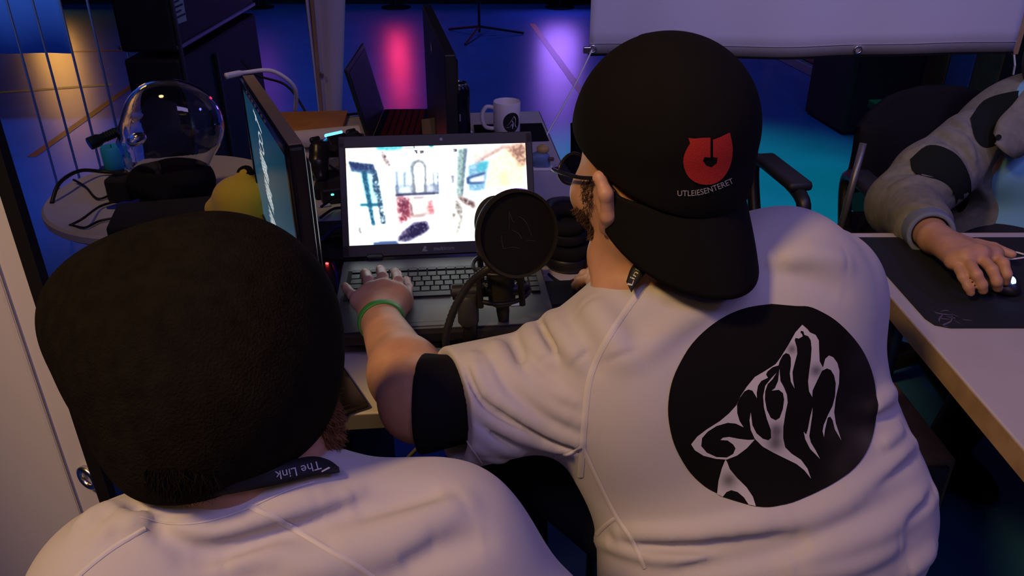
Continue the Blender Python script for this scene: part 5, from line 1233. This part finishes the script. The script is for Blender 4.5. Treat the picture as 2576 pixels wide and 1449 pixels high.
# ------------------------------------------------------------------ man in the beanie
pl = thing('person', 'person in a white jersey and black knitted beanie, seen from behind at the lower left', 'person')
HL = C(575, 880, .745); f2, l2, u2 = frame(R(-42), R(26)); Q = lambda a, l, c: HL + f2 * a + l2 * l + u2 * c
FR2 = np.array([f2, l2, u2])
NL = C(630, 1230, .75); SL2 = C(345, 1520, .72); SR2 = C(1105, 1400, .81); HP2 = A((-.20, .40, .52)); E2 = A((.08, .55, .68)); E2l = A((-.46, .52, .70))
s = SDF()
s.ell(Q(0, 0, 0), (.100, .080, .105), FR2, k=.03).ell(Q(.03, 0, -.07), (.075, .068, .085), FR2, k=.04)
for sd in (-1, 1):
    s.chain([Q(-.02, .062 * sd, -.08), Q(.05, .048 * sd, -.14), Q(.088, 0, -.155)], [.022, .02, .022], .03)
    s.ell(Q(.075, .043 * sd, -.06), (.03, .026, .026), FR2, k=.03).ell(Q(.09, .033 * sd, -.03), (.012, .018, .012), FR2, k=.008, op='s').ell(Q(.083, .033 * sd, -.03), (.0125, .0125, .0125), k=.004)
    s.chain([Q(.01, .070 * sd, -.065), Q(-.006, .074 * sd, -.045), Q(-.004, .076 * sd, -.02), Q(.012, .072 * sd, -.014)], [.010, .009, .008, .007], .008)
s.chain([Q(.103, 0, -.03), Q(.127, 0, -.075)], [.010, .015], .02).ell(Q(.10, 0, -.11), (.014, .026, .010), FR2, k=.012)
s.cone(Q(-.035, 0, -.06), NL + A((.01, .03, -.05)), .062, .070, k=.04)
ax2 = nrm(SR2 - SL2); spn = nrm(NL - HP2); dp2 = nrm(np.cross(spn, ax2)); AX2 = np.array([np.cross(dp2, spn), dp2, spn])
def torso2(s, g, k=.07):
    s.ell(HP2 + spn * .22, (.20 + g, .115 + g, .22), AX2, k=k).ell(HP2 + spn * .06, (.21 + g, .15 + g, .2), AX2, k=k)
    s.cone(SL2, SR2, .066 + g, .068 + g, k=.05).cone(NL + A((0, .01, -.02)), SL2 + A((0, 0, .01)), .048 + g, .054 + g, k=.04).cone(NL + A((0, .01, -.02)), SR2 + A((0, 0, .012)), .048 + g, .056 + g, k=.04)
    return s
t2 = SDF(); torso2(t2, -.02); s.p += t2.p
WR2, WL2 = A((-.10, .70, .675)), A((-.34, .70, .675))
hz = lambda W_, sg: None
s.chain([SR2, E2, WR2], [.052, .046, .030], .03).chain([SL2, E2l, WL2], [.052, .046, .030], .03)
for W_, sg, dr in ((WR2, -1, nrm((-.35, .93, 0))), (WL2, 1, nrm((.2, .98, 0)))):
    sd_ = A((dr[1], -dr[0], 0)) * sg      # towards the thumb... little finger side is -sd_
    pb2 = []
    for k, (o2, L2) in enumerate(((.030, .074), (.010, .082), (-.010, .076), (-.028, .060))):
        m_ = W_ + dr * .085 + sd_ * o2 + A((0, 0, .002)); s.cone(W_, m_, .024, .0155, k=.014); pb2.append(m_)
        finger(s, [m_, m_ + dr * L2 * .5 + A((0, 0, .008)), m_ + dr * L2 * .82 + A((0, 0, -.004)), m_ + dr * L2 + A((0, 0, -.016))], .0095, .0078)
    finger(s, [W_ + sd_ * .022 + dr * .02, W_ + sd_ * .046 + dr * .05 + A((0, 0, -.006)), W_ + sd_ * .052 + dr * .085 + A((0, 0, -.012))], .0125, .009)
body('body', s, (-.62, .18, .36), (.30, 1.14, 1.30), .004, SKIN, pl); skin2 = s
s2 = SDF(); torso2(s2, .012)
s2.cone(SR2, SR2 + (E2 - SR2) * .82, .078, .084, k=.05).cone(SL2, SL2 + (E2l - SL2) * .82, .076, .080, k=.05)
b2 = SDF(); b2.p = list(s2.p)
folds(s2, b2, [([(250, 1350), (300, 1320), (350, 1330)], .007, .009), ([(380, 1300), (420, 1345), (520, 1380), (640, 1370)], -.006, .010), ([(640, 1310), (760, 1290), (900, 1240)], .005, .009), ([(560, 1420), (700, 1400), (860, 1440)], .006, .012), ([(1000, 1420), (1100, 1380), (1220, 1360)], -.005, .014), ([(400, 1330), (540, 1350), (680, 1300), (800, 1255)], .007, .012), ([(470, 1400), (620, 1360), (760, 1310), (900, 1270)], -.006, .012), ([(820, 1390), (1000, 1330), (1170, 1265)], .007, .016),
    ([(880, 1290), (1000, 1260), (1120, 1240)], -.005, .014), ([(300, 1290), (340, 1310), (380, 1290)], .008, .009), ([(330, 1270), (360, 1290)], -.007, .008), ([(700, 1449), (900, 1400), (1100, 1360)], .006, .016), ([(200, 1340), (240, 1300), (300, 1270)], .006, .014)])
s2.cone(NL + A((.0, .035, .035)), Q(-.035, 0, -.05), .066, .074, .006, 's')
sh2 = body('jersey', s2, (-.64, .12, .44), (.32, .84, 1.10), .0042, SHIRT, pl); bv2 = bvh_of(sh2)
ribbon('seam', bv2, [(625, 1272), (700, 1308), (800, 1366), (900, 1426), (960, 1470)], 16, SEAM, sh2, .0014); ribbon('seam', bv2, [(365, 1330), (290, 1375), (230, 1420), (180, 1465)], 12, SEAM, sh2, .0014)
ribbon('collar_stitch', bv2, [(352, 1300), (430, 1318), (520, 1312), (620, 1280), (720, 1235), (790, 1212)], 5, SEAM, sh2, .0012)
# beanie
BEAN = mat('black_knit', (.010, .0082, .0052), .95, noise=.25, nscale=60, bump=.8, bscale=420, spec=.06)
bn = SDF(); c1 = C(560, 838, .755)
def BC(u, v, d): return C(u, v, d)
bn.ell(BC(545, 800, .765), (.103, .100, .100), k=.05).ell(BC(620, 900, .76), (.080, .090, .100), k=.05).ell(BC(330, 790, .775), (.080, .075, .070), k=.05).ell(BC(525, 1000, .725), (.086, .080, .080), k=.05).ell(BC(420, 880, .75), (.080, .085, .078), k=.05).ell(BC(455, 1120, .715), (.052, .055, .045), k=.04)
bn.fold([BC(230, 720, .70), BC(330, 700, .69), BC(430, 640, .70)], -.006, .014); bn.fold([BC(300, 860, .66), BC(420, 800, .655), BC(560, 790, .66)], .004, .018)
bn.ell(Q(0, 0, -.03), (.098, .090, .10), FR2, k=.03)
bn.plane(Q(-.06, 0, -.122), nrm(-u2 + f2 * .52), .010)
cut = SDF().ell(Q(.01, 0, -.02), (.088, .075, .10), FR2); 
bean = body('beanie', bn, HL - A((.22, .2, .22)), HL + A((.2, .2, .2)), .0040, BEAN, pl)
# neck hair, beard
bb2 = bvh_of(bean)
fuzz('neck_hair', bb2, [(360, 1180), (400, 1215), (470, 1235), (540, 1215), (540, 1195), (430, 1180)], 2500, .016, A((0, -.1, -1)), mat('dark_neck_hair', (.010, .007, .005), .9, spec=.1), pl, .0003, .25, .2)
fz_ = bvh_of([o for o in pl.children if o.name.startswith('body')][0])
fuzz('beard', fz_, [(845, 930), (862, 980), (862, 1080), (840, 1115), (815, 1100), (800, 1050), (815, 990)], 1800, .016, -u2 + f2 * .4, BEARD, pl, .0006, .3, .5)
un2 = SDF(); un2.p = list(skin2.p) + list(b2.p)
ly2 = strap('lanyard', [(380, 1235), (470, 1215), (560, 1195), (680, 1172), (770, 1152), (820, 1160), (850, 1180)], [(390, 1262), (480, 1252), (560, 1243), (680, 1224), (790, 1200), (830, 1196), (852, 1192)], un2, .003, LAN, pl)
bl2 = bvh_of(ly2)
text_on('lanyard_text', 'The Link', bl2, [(803, 1160), (760, 1172), (722, 1181), (690, 1187)], 22, LTX, ly2, .0012)
def tri(P_, par_): 
    V = [cast(bl2, *p, .0012) for p in P_]
    if all(v is not None for v in V): MB().add(V, [tuple(range(len(V)))]).build('lanyard_arrow', LTX, par_)
tri([(826, 1176), (808, 1186), (808, 1190), (830, 1179)], ly2)
legs(pl, [HP2 + A((-.09, 0, 0)), HP2 + A((.09, 0, 0))], [A((-.30, .84, .56)), A((-.08, .84, .56))], [A((-.31, .72, .09)), A((-.07, .72, .09))])
stool((-.20, .39, 0), .435, 'stool under the man in the beanie')

# ------------------------------------------------------------------ man in the grey jacket at the right
pj = thing('person', 'person in a grey jacket over a blue shirt, right hand on a lit mouse', 'person')
SJ = aty(2445, 372, 1.96); EJ = aty(2278, 515, 1.79); WJ = on(2352, 600, .782); TJ = A((1.36, 2.03, .62)); HJ = A((1.36, 1.98, 1.14))
SJ2 = A((1.62, 1.98, SJ[2] + .02)); EJ2 = A((1.72, 1.78, .74)); WJ2 = A((1.60, 1.50, .785))
s = SDF()
s.ell(HJ, (.080, .10, .108), k=.03).ell(HJ + A((0, -.03, -.07)), (.068, .075, .085), k=.04)
for sd in (-1, 1):
    s.ell(HJ + A((.033 * sd, -.098, -.02)), (.018, .012, .012), k=.008, op='s').ell(HJ + A((.033 * sd, -.088, -.02)), (.012, .012, .012), k=.004).ell(HJ + A((.082 * sd, .0, -.03)), (.010, .02, .03), k=.008)
    s.ell(HJ + A((.043 * sd, -.075, -.06)), (.026, .03, .026), k=.03)
s.chain([HJ + A((0, -.10, -.03)), HJ + A((0, -.125, -.075))], [.010, .015], .02).ell(HJ + A((0, -.098, -.11)), (.026, .014, .010), k=.012).ell(HJ + A((0, -.075, -.145)), (.03, .028, .022), k=.03)
s.cone(HJ + A((0, .02, -.07)), A((1.36, 2.02, .90)), .058, .066, k=.04).ell(TJ + A((0, .02, .08)), (.16, .11, .22), k=.05).cone(SJ + A((.05, .02, -.04)), SJ2 + A((-.05, .02, -.04)), .06, k=.05)
s.chain([SJ + A((.02, 0, -.02)), EJ, EJ + (WJ - EJ) * .35, WJ], [.055, .045, .045, .031], .03).chain([SJ2, EJ2, WJ2], [.055, .045, .03], .03)
hand_px(s, WJ, [
    [(2498, 640, .806), (2524, 662, .806), (2532, 690, .790), (2530, 708, .773)],
    [(2462, 640, .812), (2496, 678, .806), (2508, 708, .788), (2510, 724, .772)],
    [(2430, 648, .808), (2456, 690, .800), (2470, 716, .782), (2473, 730, .770)],
    [(2402, 656, .798), (2422, 696, .788), (2436, 722, .774), (2442, 736, .764)],
    [(2455, 612, .785), (2500, 622, .782), (2545, 640, .776)]], r=.0105, palm=.018)
for k, (o2, L2) in enumerate(((-.030, .074), (-.010, .082), (.010, .076), (.028, .060))):
    m_ = WJ2 + A((o2, -.085, .002)); s.cone(WJ2, m_, .024, .0155, k=.014); finger(s, [m_, m_ + A((0, -L2 * .5, .008)), m_ + A((0, -L2 * .82, -.004)), m_ + A((0, -L2, -.014))], .0095, .0078)
finger(s, [WJ2 + A((-.022, -.02, 0)), WJ2 + A((-.046, -.05, -.006)), WJ2 + A((-.052, -.085, -.012))], .0125, .009)
body('body', s, (.78, 1.26, .46), (1.84, 2.20, 1.27), .004, SKIN, pj)
tee = SDF().ell(TJ + A((0, 0, .12)), (.19, .135, .26), k=.05).ell(TJ + A((0, -.01, -.08)), (.20, .15, .16), k=.05).cone(SJ + A((.08, .02, -.05)), SJ2 + A((-.08, .02, -.05)), .075, k=.05).cone(A((1.36, 2.02, .88)), HJ, .07, .08, .006, 's')
tee.fold([A((1.30, 1.87, .72)), A((1.38, 1.87, .64)), A((1.46, 1.88, .62))], .006, .015)
body('shirt', tee, (1.08, 1.78, .40), (1.66, 2.26, 1.06), .006, mat('blue_tee', (.20, .50, .72), .85, bump=.15, bscale=600), pj)
JK = mat('grey_twill', (.20, .20, .16), .85, noise=.15, nscale=60, bump=.3, bscale=500)
jk = SDF().ell(TJ + A((-.01, .03, .10)), (.225, .165, .27), k=.05).ell(TJ + A((0, .03, -.08)), (.235, .17, .18), k=.05).cone(SJ + A((.04, .02, -.03)), SJ2 + A((-.04, .02, -.03)), .10, k=.05)
jk.chain([SJ, SJ * .4 + EJ * .6 + A((-.01, .0, .01)), EJ + A((0, .01, -.005)), EJ + (WJ - EJ) * .62], [.092, .080, .076, .060], .04).chain([SJ2, EJ2, EJ2 + (WJ2 - EJ2) * .7], [.092, .075, .06], .04)
jb = SDF(); jb.p = list(jk.p)
folds(jk, jb, [([(2300, 345), (2360, 330), (2420, 350), (2450, 400)], .010, .014), ([(2260, 400), (2330, 370), (2400, 380)], .008, .012), ([(2330, 310), (2400, 300), (2440, 340)], .010, .012), ([(2250, 470), (2320, 450), (2390, 480)], .010, .012), ([(2360, 340), (2420, 380), (2450, 430)], -.010, .010), ([(2240, 440), (2290, 430), (2350, 440)], -.008, .009), ([(2240, 540), (2300, 520), (2380, 540)], .007, .012)])
lp0, lp1 = aty(2545, 345, 1.84), aty(2428, 575, 1.80); ld = nrm(lp1 - lp0); off = A((.20, -.06, .06))
jk.cone(lp0 - ld * .3 + off, lp1 + ld * .3 + off, .20, .20, .006, 's').cone(A((1.36, 2.0, .86)), HJ, .085, .1, .01, 's')
jk.plane(EJ + (WJ - EJ) * .70, WJ - EJ, .004) if 0 else None
sl_ = nrm(WJ - EJ); jk.cone(EJ + (WJ - EJ) * .72, EJ + (WJ - EJ) * 1.0, .044, .05, .004, 's')
jo = body('jacket', jk, (.74, 1.50, .36), (1.86, 2.30, 1.06), .0048, JK, pj); bj = bvh_of(jo)
DKP = mat('dark_patch', (.010, .014, .012), .9, spec=.15)
decal('sleeve_patch', bj, [tuple(p) for p in spline([A(p, float) for p in [(2290, 402), (2330, 368), (2375, 372), (2415, 400), (2440, 455), (2436, 510), (2412, 533), (2396, 482), (2365, 455), (2300, 436), (2290, 402)]], 4)[:-1]], DKP, jo, .0022, 12)
decal('shoulder_yoke', bj, [tuple(p) for p in spline([A(p, float) for p in [(2440, 300), (2475, 255), (2530, 235), (2575, 235), (2520, 300), (2520, 350), (2480, 372), (2452, 350), (2440, 300)]], 4)[:-1]], DKP, jo, .0022, 12)
cu = SDF().cone(EJ + (WJ - EJ) * .50, EJ + (WJ - EJ) * .90, .052, .047, k=.02).cone(EJ + (WJ - EJ) * .6, EJ + (WJ - EJ) * 1.02, .036, .038, .004, 's').plane(EJ + (WJ - EJ) * .90, WJ - EJ, .004)
body('shirt_cuff', cu, WJ - .2, WJ + .26, .004, mat('blue_grey_cuff', (.17, .22, .32), .85), pj)
bt = jb.march(2302, 546)
if bt is not None:
    n_ = jb.normal(bt); M_ = Matrix.Translation(Vector(bt + n_ * .002)) @ Vector(n_).to_track_quat('Z', 'Y').to_matrix().to_4x4()
    MB().lathe([(.001, .0015), (.006, .002), (.0075, 0), (.0075, -.002)], M_, 18).build('cuff_button', BLACK, pj, 40)
# collar flap
cl_ = [aty(2498, 335, 1.86), aty(2512, 300, 1.88), aty(2548, 262, 1.9), aty(2590, 215, 1.93), aty(2660, 180, 1.97)]
cb_ = [aty(2502, 362, 1.83), aty(2530, 385, 1.82), aty(2560, 398, 1.84), aty(2600, 372, 1.86), aty(2670, 320, 1.90)]
T_, B_ = spline(cl_, 5), spline(cb_, 5)
cf = MB().grid([[a * (1 - t) + c_ * t + A((0, -.012 * math.sin(t * math.pi), 0)) for t in (0, .25, .5, .75, 1)] for a, c_ in zip(T_, B_)], .004).build('collar', JK, pj, 0)
MB().lathe([(.001, .0015), (.006, .002), (.0065, 0), (.0065, -.002)], Matrix.Translation(Vector(aty(2512, 345, 1.83))) @ Matrix.Rotation(R(80), 4, 'X'), 18).build('collar_button', BLACK, pj, 40)
hr = SDF().ell(HJ + A((0, .02, .02)), (.095, .112, .112), k=.02).ell(HJ + A((0, .05, -.10)), (.10, .07, .12), k=.03).ell(HJ + A((0, -.10, -.04)), (.075, .08, .12), k=.02, op='s')
body('hair', hr, HJ - .25, HJ + .17, .006, HAIR, pj)
legs(pj, [A((1.27, 2.0, .53)), A((1.45, 2.0, .53))], [A((1.18, 1.60, .56)), A((1.52, 1.60, .56))], [A((1.16, 1.72, .09)), A((1.54, 1.72, .09))])
office_chair((1.26, 2.12, 0), R(180), 'black office chair under the man in the grey jacket', .27, None, .50)
# his mouse
mp_ = on(2490, 705, .75); ms = thing('computer_mouse', 'black mouse with blue lights under the hand of the man in the grey jacket', 'mouse', (mp_[0], mp_[1], .7434), R(200))
s = SDF().ell((0, 0, .006), (.033, .062, .028)).plane((0, 0, .002), (0, 0, -1)); body('shell', s, (-.05, -.08, -.005), (.05, .08, .05), .003, BLACK, ms)
MB().lathe([(.001, -.004), (.009, -.004), (.009, .004), (.001, .004)], Matrix.Translation((0, .040, .024)) @ Matrix.Rotation(R(90), 4, 'Y'), 16).build('wheel', LED('blue_wheel', (.1, .35, 1), 14), ms, 40)
MB().box((0, .0, .0335), (.008, .02, .003), bev=.001).build('logo_light', LED('blue_wheel', (.1, .35, 1), 14), ms)

# ================================================================== put each thing's origin at its base
bpy.context.view_layer.update()
for e in [o for o in scene.objects if o.type == 'EMPTY' and o.parent is None and o.location.length < 1e-6]:
    pts = [ch.matrix_world @ Vector(c) for ch in e.children if ch.type == 'MESH' for c in ch.bound_box]
    if not pts: continue
    lo = Vector([min(p[i] for p in pts) for i in range(3)]); hi = Vector([max(p[i] for p in pts) for i in range(3)])
    off = Vector(((lo.x + hi.x) / 2, (lo.y + hi.y) / 2, lo.z)); e.location = off
    for ch in e.children: ch.location = ch.location - off
